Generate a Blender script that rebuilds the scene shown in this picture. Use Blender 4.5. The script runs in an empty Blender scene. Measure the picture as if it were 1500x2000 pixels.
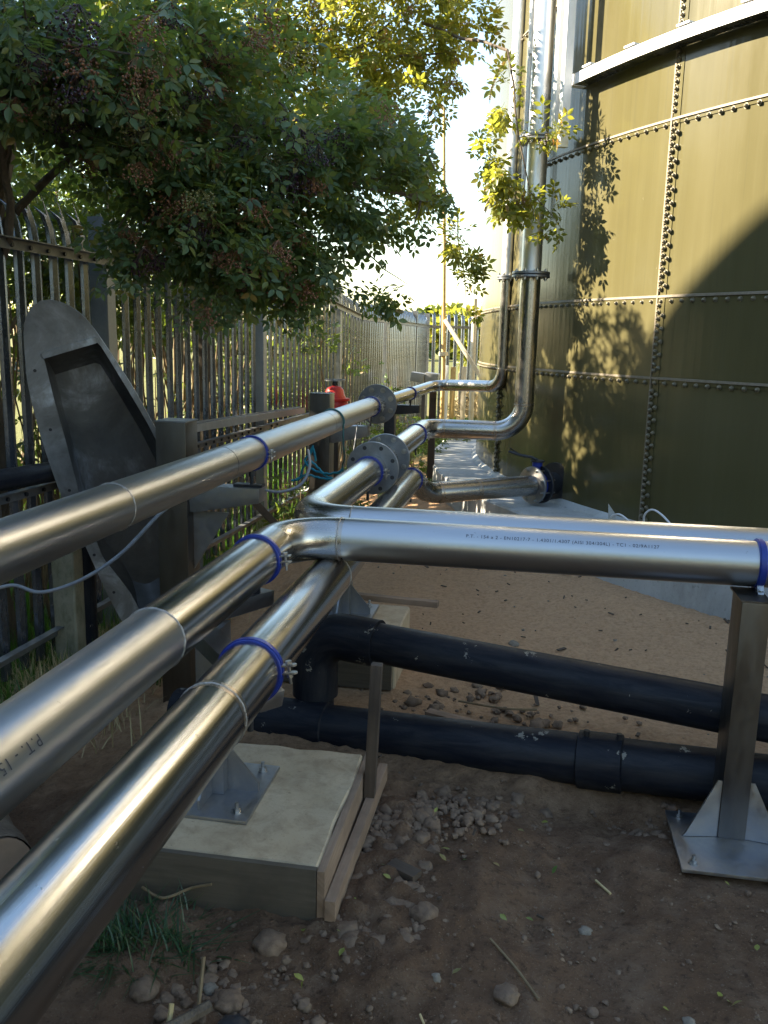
import bpy, bmesh, math, random
import numpy as np
from math import sin, cos, tan, pi, radians, sqrt, atan2, hypot
from mathutils import Vector, Matrix, noise

random.seed(7)
RNG = np.random.default_rng(11)
SC = bpy.context.scene
COL = SC.collection

# ------------------------------------------------------------------ camera
CAMZ = 1.65
PITCH, ROLL, YAW = radians(11.2), radians(1.3), radians(9.353)
fw = Vector((-sin(YAW)*cos(PITCH), cos(YAW)*cos(PITCH), -sin(PITCH)))
rt0 = Vector((cos(YAW), sin(YAW), 0)); up0 = rt0.cross(fw)
rt = rt0*cos(ROLL) + up0*sin(ROLL)
up = -rt0*sin(ROLL) + up0*cos(ROLL)
cd = bpy.data.cameras.new('camera')
cam = bpy.data.objects.new('camera', cd); COL.objects.link(cam)
cd.sensor_fit = 'VERTICAL'; cd.sensor_height = 24; cd.lens = 24*1700/2000
cd.clip_start = 0.05; cd.clip_end = 2000
M = Matrix((rt, up, -fw)).transposed().to_4x4(); M.translation = (0, 0, CAMZ)
cam.matrix_world = M
SC.camera = cam

# ------------------------------------------------------------------ light
SUN_EL = radians(28.0)
SUN_AZ = radians(184.0)          # direction to the sun, measured from +X counter-clockwise
to_sun = Vector((cos(SUN_AZ)*cos(SUN_EL), sin(SUN_AZ)*cos(SUN_EL), sin(SUN_EL)))
world = bpy.data.worlds.new('World'); SC.world = world; world.use_nodes = True
wn = world.node_tree; wn.nodes.clear()
sky = wn.nodes.new('ShaderNodeTexSky'); sky.sky_type = 'NISHITA'; sky.sun_disc = False
sky.sun_elevation = SUN_EL; sky.sun_rotation = (pi/2 - SUN_AZ) % (2*pi)
sky.air_density = 1.35; sky.dust_density = 0.15; sky.ozone_density = 1.0
bg = wn.nodes.new('ShaderNodeBackground'); bg.inputs['Strength'].default_value = 0.075
wo = wn.nodes.new('ShaderNodeOutputWorld')
wn.links.new(sky.outputs[0], bg.inputs[0]); wn.links.new(bg.outputs[0], wo.inputs[0])
sd = bpy.data.lights.new('sun', 'SUN'); sd.energy = 5.0; sd.angle = radians(0.53); sd.color = (1, .87, .66)
sun = bpy.data.objects.new('sun', sd); COL.objects.link(sun)
sun.rotation_euler = to_sun.to_track_quat('Z', 'Y').to_euler(); sun.location = (-20, 0, 20)
SC.view_settings.view_transform = 'Standard'; SC.view_settings.look = 'None'
SC.view_settings.exposure = 2.6; SC.view_settings.gamma = 1.0
SC.view_settings.use_curve_mapping = False
SC.cycles.max_bounces = 8; SC.cycles.transparent_max_bounces = 8

# ------------------------------------------------------------------ materials
def lin(c): return tuple(((x/12.92) if x <= .04045 else ((x+.055)/1.055)**2.4) for x in c)
class NT:
    def __init__(s, name):
        s.m = bpy.data.materials.new(name); s.m.use_nodes = True
        s.t = s.m.node_tree; s.t.nodes.clear()
        s.out = s.n('ShaderNodeOutputMaterial')
    def n(s, typ, **kw):
        x = s.t.nodes.new(typ)
        for k, v in kw.items(): setattr(x, k, v)
        return x
    def l(s, a, b): s.t.links.new(a, b)
    def tex(s, kind='Object'):
        return s.n('ShaderNodeTexCoord').outputs[kind]
    def mapping(s, vec, scale=(1, 1, 1), loc=(0, 0, 0)):
        m = s.n('ShaderNodeMapping'); m.inputs['Scale'].default_value = scale
        m.inputs['Location'].default_value = loc
        s.l(vec, m.inputs['Vector']); return m.outputs[0]
    def noise(s, vec, scale, detail=4, rough=.55, dist=0.0):
        x = s.n('ShaderNodeTexNoise'); x.inputs['Scale'].default_value = scale
        x.inputs['Detail'].default_value = detail; x.inputs['Roughness'].default_value = rough
        x.inputs['Distortion'].default_value = dist
        s.l(vec, x.inputs['Vector']); return x.outputs['Fac']
    def ramp(s, fac, stops):
        r = s.n('ShaderNodeValToRGB'); e = r.color_ramp.elements
        while len(e) < len(stops): e.new(.5)
        for el, (p, c) in zip(e, stops):
            el.position = p
            el.color = (*c, 1) if len(c) == 3 else c
        s.l(fac, r.inputs[0]); return r.outputs[0]
    def rng(s, fac, a, b, lo, hi):
        r = s.n('ShaderNodeMapRange')
        for i, v in enumerate((a, b, lo, hi)): r.inputs[i+1].default_value = v
        s.l(fac, r.inputs[0]); return r.outputs[0]
    def mix(s, fac, a, b):
        x = s.n('ShaderNodeMix', data_type='RGBA')
        if isinstance(fac, (int, float)): x.inputs[0].default_value = fac
        else: s.l(fac, x.inputs[0])
        for v, k in ((a, 6), (b, 7)):
            if isinstance(v, tuple): x.inputs[k].default_value = (*v[:3], 1)
            else: s.l(v, x.inputs[k])
        return x.outputs[2]
    def math(s, op, a, b=0.0):
        x = s.n('ShaderNodeMath', operation=op)
        for v, k in ((a, 0), (b, 1)):
            if isinstance(v, (int, float)): x.inputs[k].default_value = v
            else: s.l(v, x.inputs[k])
        return x.outputs[0]
    def bump(s, h, strength=.3, dist=.01):
        b = s.n('ShaderNodeBump'); b.inputs['Strength'].default_value = strength
        b.inputs['Distance'].default_value = dist; s.l(h, b.inputs['Height']); return b.outputs[0]
    def bsdf(s, color=None, rough=.5, metal=0.0, normal=None, spec=None, coat=None):
        b = s.n('ShaderNodeBsdfPrincipled')
        for v, k in ((color, 'Base Color'), (rough, 'Roughness'), (metal, 'Metallic'), (spec, 'Specular IOR Level'), (coat, 'Coat Weight')):
            if v is None: continue
            if isinstance(v, (int, float)): b.inputs[k].default_value = v
            elif isinstance(v, tuple): b.inputs[k].default_value = (*v[:3], 1)
            else: s.l(v, b.inputs[k])
        if normal is not None: s.l(normal, b.inputs['Normal'])
        s.l(b.outputs[0], s.out.inputs[0]); return b

def mat_steel(name, r0=.16, r1=.24, tint=(.475, .475, .475), dirt=.2, streak=.08):
    t = NT(name); uv = t.tex('UV')
    st = t.noise(t.mapping(uv, (.30, 150, 1)), 1.0, 3, .6)
    bl = t.noise(t.mapping(uv, (1.0, 8, 1)), 1.0, 5, .65)
    fine = t.noise(t.mapping(uv, (14, 60, 1)), 1.0, 3, .7)
    col = t.mix(t.rng(bl, .35, .75, 0, dirt), tint, (.33, .30, .26))
    col = t.mix(t.rng(st, .45, .8, 0, .35), col, (.42, .41, .40))
    rg = t.math('ADD', t.rng(bl, .3, .72, r0, r1), t.rng(fine, .3, .8, -.015, .04))
    spot = t.math('GREATER_THAN', t.noise(t.mapping(uv, (26, 13, 1)), 1.0, 4, .7), .69)
    col = t.mix(t.math('MULTIPLY', spot, .38), col, (.20, .185, .165)); rg = t.math('ADD', rg, t.math('MULTIPLY', spot, .12))
    scr = t.math('GREATER_THAN', t.noise(t.mapping(uv, (2.2, 330, 1), (3, 7, 0)), 1.0, 2, .5), .735)
    rg = t.math('ADD', rg, t.math('MULTIPLY', scr, .1)); col = t.mix(t.math('MULTIPLY', scr, .3), col, (.3, .29, .28))
    nm = t.bump(t.math('ADD', t.math('MULTIPLY', st, .8), t.math('MULTIPLY', bl, .06)), streak, .004)
    t.bsdf(col, rg, 1.0, nm); return t.m
M_STEEL = mat_steel('polished stainless pipe')
M_SATIN = mat_steel('pickled satin stainless', .31, .40, (.455, .455, .455), .25, .04)
M_DULL = mat_steel('handled dull stainless', .2, .34, (.44, .42, .395), .55, .08)
M_RISER = mat_steel('sun-glared riser stainless', .40, .52, (.66, .66, .66), .15, .04)  # lighter copy of the pipe steel, sun glare put into the tint
def mat_tint():
    t = NT('heat tinted stainless'); uv = t.tex('UV')
    n = t.noise(t.mapping(uv, (20, 8, 1)), 1.0, 4, .6)
    t.bsdf(t.mix(n, (.34, .27, .20), (.50, .45, .40)), t.rng(n, .3, .7, .2, .4), 1.0); return t.m
M_TINT = mat_tint()
def simple(name, c1, c2, scale=20, rough=(.4, .6), metal=0.0, bump=.15, bdist=.004, detail=5, stretch=(1, 1, 1), spec=None):
    t = NT(name); ob = t.mapping(t.tex('Object'), stretch)
    n = t.noise(ob, scale, detail, .6); n2 = t.noise(ob, scale*4.3, 3, .6)
    t.bsdf(t.mix(t.rng(n, .3, .7, 0, 1), c1, c2), t.rng(n2, .3, .7, *rough), metal,
           t.bump(n2, bump, bdist) if bump else None, spec); return t.m
M_WELD = simple('weld bead', (.30, .27, .24), (.6, .58, .55), 120, (.25, .5), 1.0, .8, .003)
M_BRUSH = simple('grey brushed box steel', (.13, .12, .11), (.22, .21, .195), 6, (.3, .45), 1.0, .08, .002, stretch=(1, 1, .25))
M_PLATE = simple('dull steel plate', (.30, .32, .36), (.42, .41, .40), 9, (.35, .55), 1.0, .12, .002)
M_FLANGE = simple('dark grey flange steel', (.20, .21, .235), (.27, .275, .29), 25, (.38, .5), .9, .1, .002)
M_BOLT = simple('zinc bolt steel', (.34, .33, .32), (.48, .47, .45), 60, (.25, .4), 1.0, .1, .001)
M_BLUE = simple('blue rubber clamp lining', (.005, .018, .17), (.016, .036, .24), 40, (.28, .45), 0, .05, .001, spec=.5)
M_BLUEP = simple('blue valve paint', (.006, .02, .22), (.01, .04, .32), 40, (.3, .45), 0, .1, .001)
M_BLACKIRON = simple('black painted iron', (.012, .013, .016), (.03, .03, .035), 40, (.35, .55), 0, .15, .002)
M_RED = simple('red hydrant paint', (.50, .014, .01), (.62, .03, .02), 30, (.35, .5), 0, .12, .002)
def mat_galv(name, c1, c2, rough=(.38, .58), metal=.85):
    t = NT(name); ob = t.tex('Object')
    v = t.n('ShaderNodeTexVoronoi'); v.inputs['Scale'].default_value = 55; t.l(ob, v.inputs['Vector'])
    n = t.noise(t.mapping(ob, (1, 1, .3)), 9, 5, .6)
    c = t.mix(t.rng(n, .3, .7, 0, 1), c1, c2)
    c = t.mix(t.math('MULTIPLY', v.outputs['Color'], .16), c, (.5, .52, .55))
    t.bsdf(c, t.rng(n, .3, .7, *rough), metal, t.bump(n, .1, .002)); return t.m
M_GALV = mat_galv('galvanised pale steel', (.105, .125, .165), (.18, .205, .25), (.21, .33), .88)
M_GALVP = mat_galv('galvanised post steel', (.24, .25, .255), (.34, .35, .355), (.5, .65), .6)
M_RAIL = simple('dark weathered rail steel', (.16, .165, .18), (.27, .275, .28), 14, (.45, .6), .7, .15, .002)
def mat_plastic():
    t = NT('black polyethylene pipe'); uv = t.tex('UV'); ob = t.tex('Object')
    n = t.noise(t.mapping(uv, (4, 14, 1)), 1.0, 6, .7, .6)
    n2 = t.noise(ob, 38, 5, .7)
    spl = t.math('GREATER_THAN', t.noise(t.mapping(ob, (1, 1, .75)), 9.0, 7, .7), .655)
    dust = t.math('MULTIPLY', t.rng(n, .40, .66, 0, 1), .45)
    c = t.mix(dust, (.007, .009, .016), (.05, .05, .052))
    c = t.mix(t.math('MULTIPLY', spl, .8), c, (.30, .28, .24))
    t.bsdf(c, t.math('ADD', t.rng(n2, .3, .7, .42, .58), t.math('MULTIPLY', spl, .3)), 0, t.bump(n2, .06, .002), .22); return t.m
M_HDPE = mat_plastic()
def mat_tank():
    t = NT('olive glass-fused tank enamel'); ob = t.tex('Object')
    n = t.noise(t.mapping(ob, (1, 1, .25)), 2.2, 5, .6)
    vs = t.noise(t.mapping(ob, (9, 9, .25)), 2.0, 3, .5)
    spk = t.math('GREATER_THAN', t.noise(t.mapping(ob, (1, 1, .5)), 34, 3, .6), .765)
    c = t.mix(t.rng(n, .3, .7, 0, 1), (.072, .063, .028), (.089, .078, .035))
    c = t.mix(t.math('MULTIPLY', t.rng(vs, .45, .75, 0, 1), .10), c, (.15, .14, .08))
    c = t.mix(t.math('MULTIPLY', spk, .35), c, (.34, .32, .24))
    oi = t.n('ShaderNodeObjectInfo'); c = t.mix(t.math('MULTIPLY', oi.outputs['Random'], .22), c, (.115, .105, .055))
    run = t.noise(t.mapping(ob, (26, 26, .35)), 1.0, 4, .6); c = t.mix(t.math('MULTIPLY', t.rng(run, .58, .72, 0, 1), .28), c, (.05, .047, .03))
    b = t.bsdf(c, t.rng(n, .3, .7, .12, .22), 0, t.bump(t.math('ADD', vs, t.math('MULTIPLY', n, 1.5)), .10, .02), .30); return t.m
M_TANK = mat_tank()
M_SEAL = simple('brown sealant bead', (.13, .105, .07), (.20, .165, .115), 30, (.5, .7), 0, .3, .003)
M_TBOLT = simple('tank bolt caps', (.10, .085, .05), (.20, .175, .12), 45, (.3, .5), .2, .1, .001)
M_WHITE = simple('white galvanised girder', (.72, .73, .74), (.82, .82, .82), 12, (.45, .6), 0, .05, .002)
M_CABLE = simple('grey cable sheath', (.17, .18, .20), (.25, .26, .28), 30, (.4, .5), 0, .03, .001)
M_WCABLE = simple('white cable sheath', (.62, .63, .65), (.72, .72, .72), 30, (.4, .5), 0, .03, .001)
M_ROPE = simple('blue twisted rope', (.01, .20, .30), (.03, .36, .46), 160, (.6, .8), 0, .8, .003)
M_CORD = simple('dark green cord', (.03, .10, .11), (.06, .17, .17), 120, (.6, .8), 0, .6, .002)
def mat_concrete(name, c1, c2, c3, scale=5):
    t = NT(name); ob = t.tex('Object')
    n = t.noise(ob, scale, 7, .62); n2 = t.noise(ob, scale*9, 5, .65); n3 = t.noise(t.mapping(ob, (1, 1, .4)), scale*2.7, 6, .7, .4)
    c = t.mix(t.rng(n, .3, .7, 0, 1), c1, c2)
    c = t.mix(t.rng(n3, .46, .72, 0, .7), c, c3)
    n6 = t.noise(ob, scale*30, 4, .7); c = t.mix(t.rng(n6, .58, .7, 0, .5), c, c3)
    pit = t.rng(n2, .64, .72, 0, 1)
    c = t.mix(t.math('MULTIPLY', pit, .6), c, (c3[0]*.5, c3[1]*.5, c3[2]*.5))
    t.bsdf(c, t.rng(n2, .3, .7, .75, .95), 0, t.bump(t.math('ADD', n2, n), .35, .008)); return t.m
M_CONC = mat_concrete('cast footing concrete', (.46, .345, .215), (.56, .44, .295), (.27, .185, .11), 4)
M_PLINTH = mat_concrete('plinth concrete', (.36, .37, .36), (.50, .50, .48), (.20, .20, .18), 1.6)
M_OLDCONC = mat_concrete('mossy old concrete', (.20, .19, .13), (.30, .28, .21), (.09, .10, .05), 9)
M_CLOD = mat_concrete('dry clay clods', (.13, .080, .050), (.245, .165, .105), (.055, .034, .023), 14)
M_STONE = mat_concrete('pale stone', (.17, .14, .105), (.26, .22, .17), (.10, .08, .06), 14)
def mat_wood(name, c1, c2, stretch=(2, 30, 30)):
    t = NT(name); ob = t.mapping(t.tex('UV'), (2.2, 30, 1))
    n = t.noise(ob, 1.6, 5, .6, .8); n2 = t.noise(t.tex('Object'), 6, 5, .6)
    c = t.mix(t.rng(n, .3, .7, 0, 1), c1, c2)
    c = t.mix(t.rng(n2, .45, .75, 0, .6), c, (c1[0]*.45, c1[1]*.45, c1[2]*.45))
    t.bsdf(c, .8, 0, t.bump(n, .35, .003)); return t.m
M_WOOD = mat_wood('raw sawn timber', (.24, .155, .10), (.34, .235, .16))
M_WOODD = mat_wood('dark damp timber', (.055, .038, .026), (.10, .07, .048))
M_PLY = mat_wood('weathered plywood', (.075, .06, .042), (.115, .092, .066))
M_YWOOD = simple('yellow painted timber', (.40, .25, .08), (.50, .36, .16), 14, (.5, .7), 0, .2, .003)
M_PALEWOOD = simple('bleached timber brace', (.50, .43, .32), (.62, .55, .43), 14, (.6, .8), 0, .2, .003)
M_BARK = simple('grey brown bark', (.075, .055, .038), (.16, .125, .09), 22, (.8, .95), 0, .8, .01, stretch=(1, 1, .35))
M_STEM = simple('dry brown stems', (.14, .095, .05), (.24, .17, .09), 16, (.7, .9), 0, .3, .004)
M_STRAW = simple('dry straw', (.40, .30, .14), (.55, .43, .22), 14, (.6, .8), 0, .1, .002)
M_INK = simple('black pipe ink', (.02, .02, .025), (.05, .05, .06), 60, (.5, .7), 0, 0)
def mat_leaf(name, stops, trans=.5, tcol=(.26, .34, .03), rough=.36):
    t = NT(name); g = t.n('ShaderNodeNewGeometry')
    r = g.outputs['Random Per Island']
    c = t.ramp(r, stops)
    n = t.noise(t.tex('Object'), 40, 3, .6)
    c = t.mix(t.rng(n, .35, .7, 0, .2), c, (.05, .07, .03))
    b = t.n('ShaderNodeBsdfPrincipled'); t.l(c, b.inputs['Base Color']); b.inputs['Roughness'].default_value = rough
    tr = t.n('ShaderNodeBsdfTranslucent'); t.l(t.mix(.6, c, tcol), tr.inputs[0])
    mx = t.n('ShaderNodeMixShader'); mx.inputs[0].default_value = trans
    t.l(b.outputs[0], mx.inputs[1]); t.l(tr.outputs[0], mx.inputs[2]); t.l(mx.outputs[0], t.out.inputs[0]); return t.m
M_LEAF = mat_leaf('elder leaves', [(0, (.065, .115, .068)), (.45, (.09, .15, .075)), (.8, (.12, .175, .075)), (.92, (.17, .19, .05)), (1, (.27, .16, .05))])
M_LEAFS = mat_leaf('elder leaves with sun in the colour', [(0, (.09, .13, .03)), (.45, (.14, .17, .03)), (.78, (.20, .21, .035)), (.9, (.30, .24, .04)), (1, (.34, .13, .05))], .6, (.50, .50, .05))  # brighter autumn yellow-green copy of the elder leaves, sunlight put into the colour
M_LEAF2 = mat_leaf('hedge leaves', [(0, (.028, .055, .018)), (.6, (.05, .085, .02)), (.9, (.09, .11, .02)), (1, (.16, .13, .03))], .45)
M_WEED = mat_leaf('weed leaves', [(0, (.03, .075, .02)), (.6, (.05, .11, .025)), (1, (.09, .14, .03))], .4)
M_GRASS = mat_leaf('grass blades', [(0, (.035, .095, .015)), (.6, (.055, .14, .02)), (.92, (.09, .17, .03)), (1, (.28, .24, .10))], .4, (.14, .32, .02))
M_TUFT = mat_leaf('dark grass blades', [(0, (.02, .06, .022)), (.8, (.035, .085, .03)), (1, (.15, .14, .07))], .3, (.06, .2, .03))
M_FALLEN = mat_leaf('fallen leaves', [(0, (.22, .25, .06)), (.5, (.35, .34, .06)), (.75, (.10, .18, .05)), (1, (.30, .20, .08))], .2)
M_FAR = mat_leaf('distant foliage', [(0, (.05, .08, .025)), (.7, (.08, .11, .03)), (1, (.14, .15, .04))], .4)
M_BERRYD = simple('ripe elderberries', (.018, .006, .014), (.05, .014, .028), 60, (.25, .4), 0, 0)
M_BERRYR = simple('unripe elderberries', (.16, .055, .03), (.22, .11, .05), 60, (.35, .5), 0, 0)
M_BERRYG = simple('green elderberries', (.13, .12, .04), (.17, .15, .05), 60, (.35, .5), 0, 0)

# ------------------------------------------------------------------ mesh helpers
class MB:
    def __init__(s): s.v = []; s.f = []; s.uv = []; s.n = 0
    def add(s, vs, fs, uvs=None):
        k = s.n
        for p in vs: s.v.append((float(p[0]), float(p[1]), float(p[2])))
        s.n += len(vs)
        for i, f in enumerate(fs):
            s.f.append(tuple(a+k for a in f))
            s.uv.append(uvs[i] if uvs else None)
        return s
    def box(s, c, size, R=None):
        hx, hy, hz = [a/2 for a in size]; c = Vector(c)
        vs = [Vector((x, y, z)) for x in (-hx, hx) for y in (-hy, hy) for z in (-hz, hz)]
        if R is not None: vs = [R @ v for v in vs]
        fs = [(0, 1, 3, 2), (4, 6, 7, 5), (0, 4, 5, 1), (2, 3, 7, 6), (0, 2, 6, 4), (1, 5, 7, 3)]
        L = max(size); ax = size.index(L)
        loc = [(x, y, z) for x in (-hx, hx) for y in (-hy, hy) for z in (-hz, hz)]
        uvs = []
        for f in fs:
            uvs.append([(loc[i][ax], loc[i][(ax+1) % 3]+loc[i][(ax+2) % 3]) for i in f])
        return s.add([c+v for v in vs], fs, uvs)
    def beam(s, p0, p1, w, h, upv=(0, 0, 1)):
        p0, p1 = Vector(p0), Vector(p1); d = (p1-p0); L = d.length; d.normalize()
        u = Vector(upv); sx = d.cross(u)
        if sx.length < 1e-4: sx = d.cross(Vector((1, 0, 0)))
        sx.normalize(); u = sx.cross(d)
        R = Matrix((d, sx, u)).transposed()
        return s.box((p0+p1)/2, (L, w, h), R)
    def tube(s, path, r, n=12, caps=True, closed=False):
        P = [Vector(p) for p in path]; m = len(P)
        rs = r if isinstance(r, (list, tuple)) else [r]*m
        T = []
        for i in range(m):
            if closed: d = P[(i+1) % m]-P[i-1]
            else: d = P[min(i+1, m-1)]-P[max(i-1, 0)]
            if d.length < 1e-9: d = Vector((0, 0, 1))
            T.append(d.normalized())
        a = Vector((0, 0, 1)) if abs(T[0].z) < .9 else Vector((0, 1, 0))
        u = (a-T[0]*a.dot(T[0])).normalized()
        vs = []; L = [0.0]
        for i in range(m):
            u = (u-T[i]*u.dot(T[i])).normalized(); w = T[i].cross(u)
            for k in range(n):
                t = 2*pi*k/n; vs.append(P[i]+(u*cos(t)+w*sin(t))*rs[i])
            if i: L.append(L[-1]+(P[i]-P[i-1]).length)
        fs = []; uvs = []
        for i in range(m if closed else m-1):
            j = (i+1) % m; lj = L[j] if j else L[-1]+.1
            for k in range(n):
                q = (k+1) % n
                fs.append((i*n+k, i*n+q, j*n+q, j*n+k))
                uvs.append([(L[i], k/n), (L[i], (k+1)/n), (lj, (k+1)/n), (lj, k/n)])
        if caps and not closed:
            fs.append(tuple(range(n-1, -1, -1))); fs.append(tuple((m-1)*n+k for k in range(n)))
            uvs += [[(0, 0)]*n, [(0, 0)]*n]
        return s.add(vs, fs, uvs)
    def cyl(s, p0, p1, r, n=24): return s.tube([p0, p1], r, n)
    def lathe(s, prof, origin, axis, n=48, closed=True):
        """prof: (offset along axis, radius), closed loop -> solid of revolution"""
        o = Vector(origin); d = Vector(axis).normalized()
        a = Vector((0, 0, 1)) if abs(d.z) < .9 else Vector((1, 0, 0))
        u = (a-d*a.dot(d)).normalized(); w = d.cross(u); m = len(prof)
        vs = []
        for k in range(n):
            t = 2*pi*k/n; e = u*cos(t)+w*sin(t)
            for (h, r) in prof: vs.append(o+d*h+e*r)
        fs = []; uvs = []
        for k in range(n):
            q = (k+1) % n
            for i in range(m if closed else m-1):
                j = (i+1) % m
                fs.append((k*m+i, k*m+j, q*m+j, q*m+i))
                uvs.append([(prof[i][0]+prof[i][1], k/n), (prof[j][0]+prof[j][1], k/n), (prof[j][0]+prof[j][1], (k+1)/n), (prof[i][0]+prof[i][1], (k+1)/n)])
        return s.add(vs, fs, uvs)
    def ring(s, o, axis, r0, r1, t, n=48):
        return s.lathe([(-t/2, r0), (-t/2, r1), (t/2, r1), (t/2, r0)], o, axis, n)
    def prism(s, poly, normal, t):
        """flat polygon (3-D points) extruded by t along normal"""
        nn = Vector(normal).normalized()*t; P = [Vector(p) for p in poly]; m = len(P)
        vs = P+[p+nn for p in P]
        fs = [tuple(range(m-1, -1, -1)), tuple(range(m, 2*m))]+[(i, (i+1) % m, m+(i+1) % m, m+i) for i in range(m)]
        return s.add(vs, fs)
    def hexbolt(s, p, axis, r, h, shank=0.0):
        d = Vector(axis).normalized(); p = Vector(p)
        s.tube([p, p+d*h], r, 6)
        if shank: s.tube([p+d*h, p+d*(h+shank)], r*.5, 8)
        return s
    def build(s, name, mat, parent=None, smooth=False, bevel=0.0, angle=40):
        me = bpy.data.meshes.new(name)
        me.from_pydata(s.v, [], s.f)
        if any(u is not None for u in s.uv):
            ul = me.uv_layers.new(name='UVMap'); k = 0; flat = []
            for f, u in zip(s.f, s.uv):
                for i in range(len(f)): flat += list(u[i]) if u else [0, 0]
            ul.data.foreach_set('uv', flat)
        me.validate(); me.update()
        bm = bmesh.new(); bm.from_mesh(me)
        bmesh.ops.recalc_face_normals(bm, faces=bm.faces)
        if bevel:
            bmesh.ops.bevel(bm, geom=[e for e in bm.edges if e.is_manifold and e.calc_face_angle(0) > radians(30)],
                            offset=bevel, segments=2, profile=.7, affect='EDGES', clamp_overlap=True)
        bm.to_mesh(me); bm.free()
        if smooth or bevel:
            me.shade_smooth()
            try: me.set_sharp_from_angle(angle=radians(angle))
            except Exception: pass
        me.materials.append(mat)
        return link(name, me, parent)
def link(name, me, parent=None):
    o = bpy.data.objects.new(name, me); COL.objects.link(o)
    if parent is not None: setparent(o, parent)
    return o
WLOC = {}
def setparent(o, parent):
    o.parent = parent
    L = WLOC.get(parent.name)
    if L is not None: o.matrix_parent_inverse = Matrix.Translation(-L)
def thing(name, label, cat, loc=(0, 0, 0), group=None):
    o = bpy.data.objects.new(name, None); COL.objects.link(o); o.location = loc
    o.empty_display_size = .1
    WLOC[o.name] = Vector(loc)
    return tag(o, label, cat, group)
def tag(o, label=None, cat=None, group=None, kind=None):
    if label: o['label'] = label
    if cat: o['category'] = cat
    if group: o['group'] = group
    if kind: o['kind'] = kind
    return o
def copyobj(src, parent=None, M=None):
    c = src.copy(); COL.objects.link(c)
    if parent is not None: setparent(c, parent)
    if M is not None: c.matrix_basis = M
    return c
def sstep(a, b, x):
    t = min(1, max(0, (x-a)/(b-a))); return t*t*(3-2*t)
V = Vector
R = .077
TC = V((6.334, 10.376)); TR = 6.938          # tank centre and radius
def gz(x, y):
    """height of the ground"""
    z = -.20*sstep(-1.15, -1.95, x)
    z += .012*max(0, min(y, 20)-3)*sstep(-1.2, -.6, x) + .012*max(0, min(y, 20)-5)*sstep(-.6, -1.2, x)
    d = hypot(x-TC.x, y-TC.y)
    z += .10*sstep(8.6, 7.3, d)
    z += .07*sstep(.5, .1, max(abs(x+.75)-.5, abs(y-2.2)-.55, 0))
    z -= .07*sstep(.45, .0, max(abs(x+.1)-.45, 0)+abs(y-2.95)*1.6)
    return z

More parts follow.
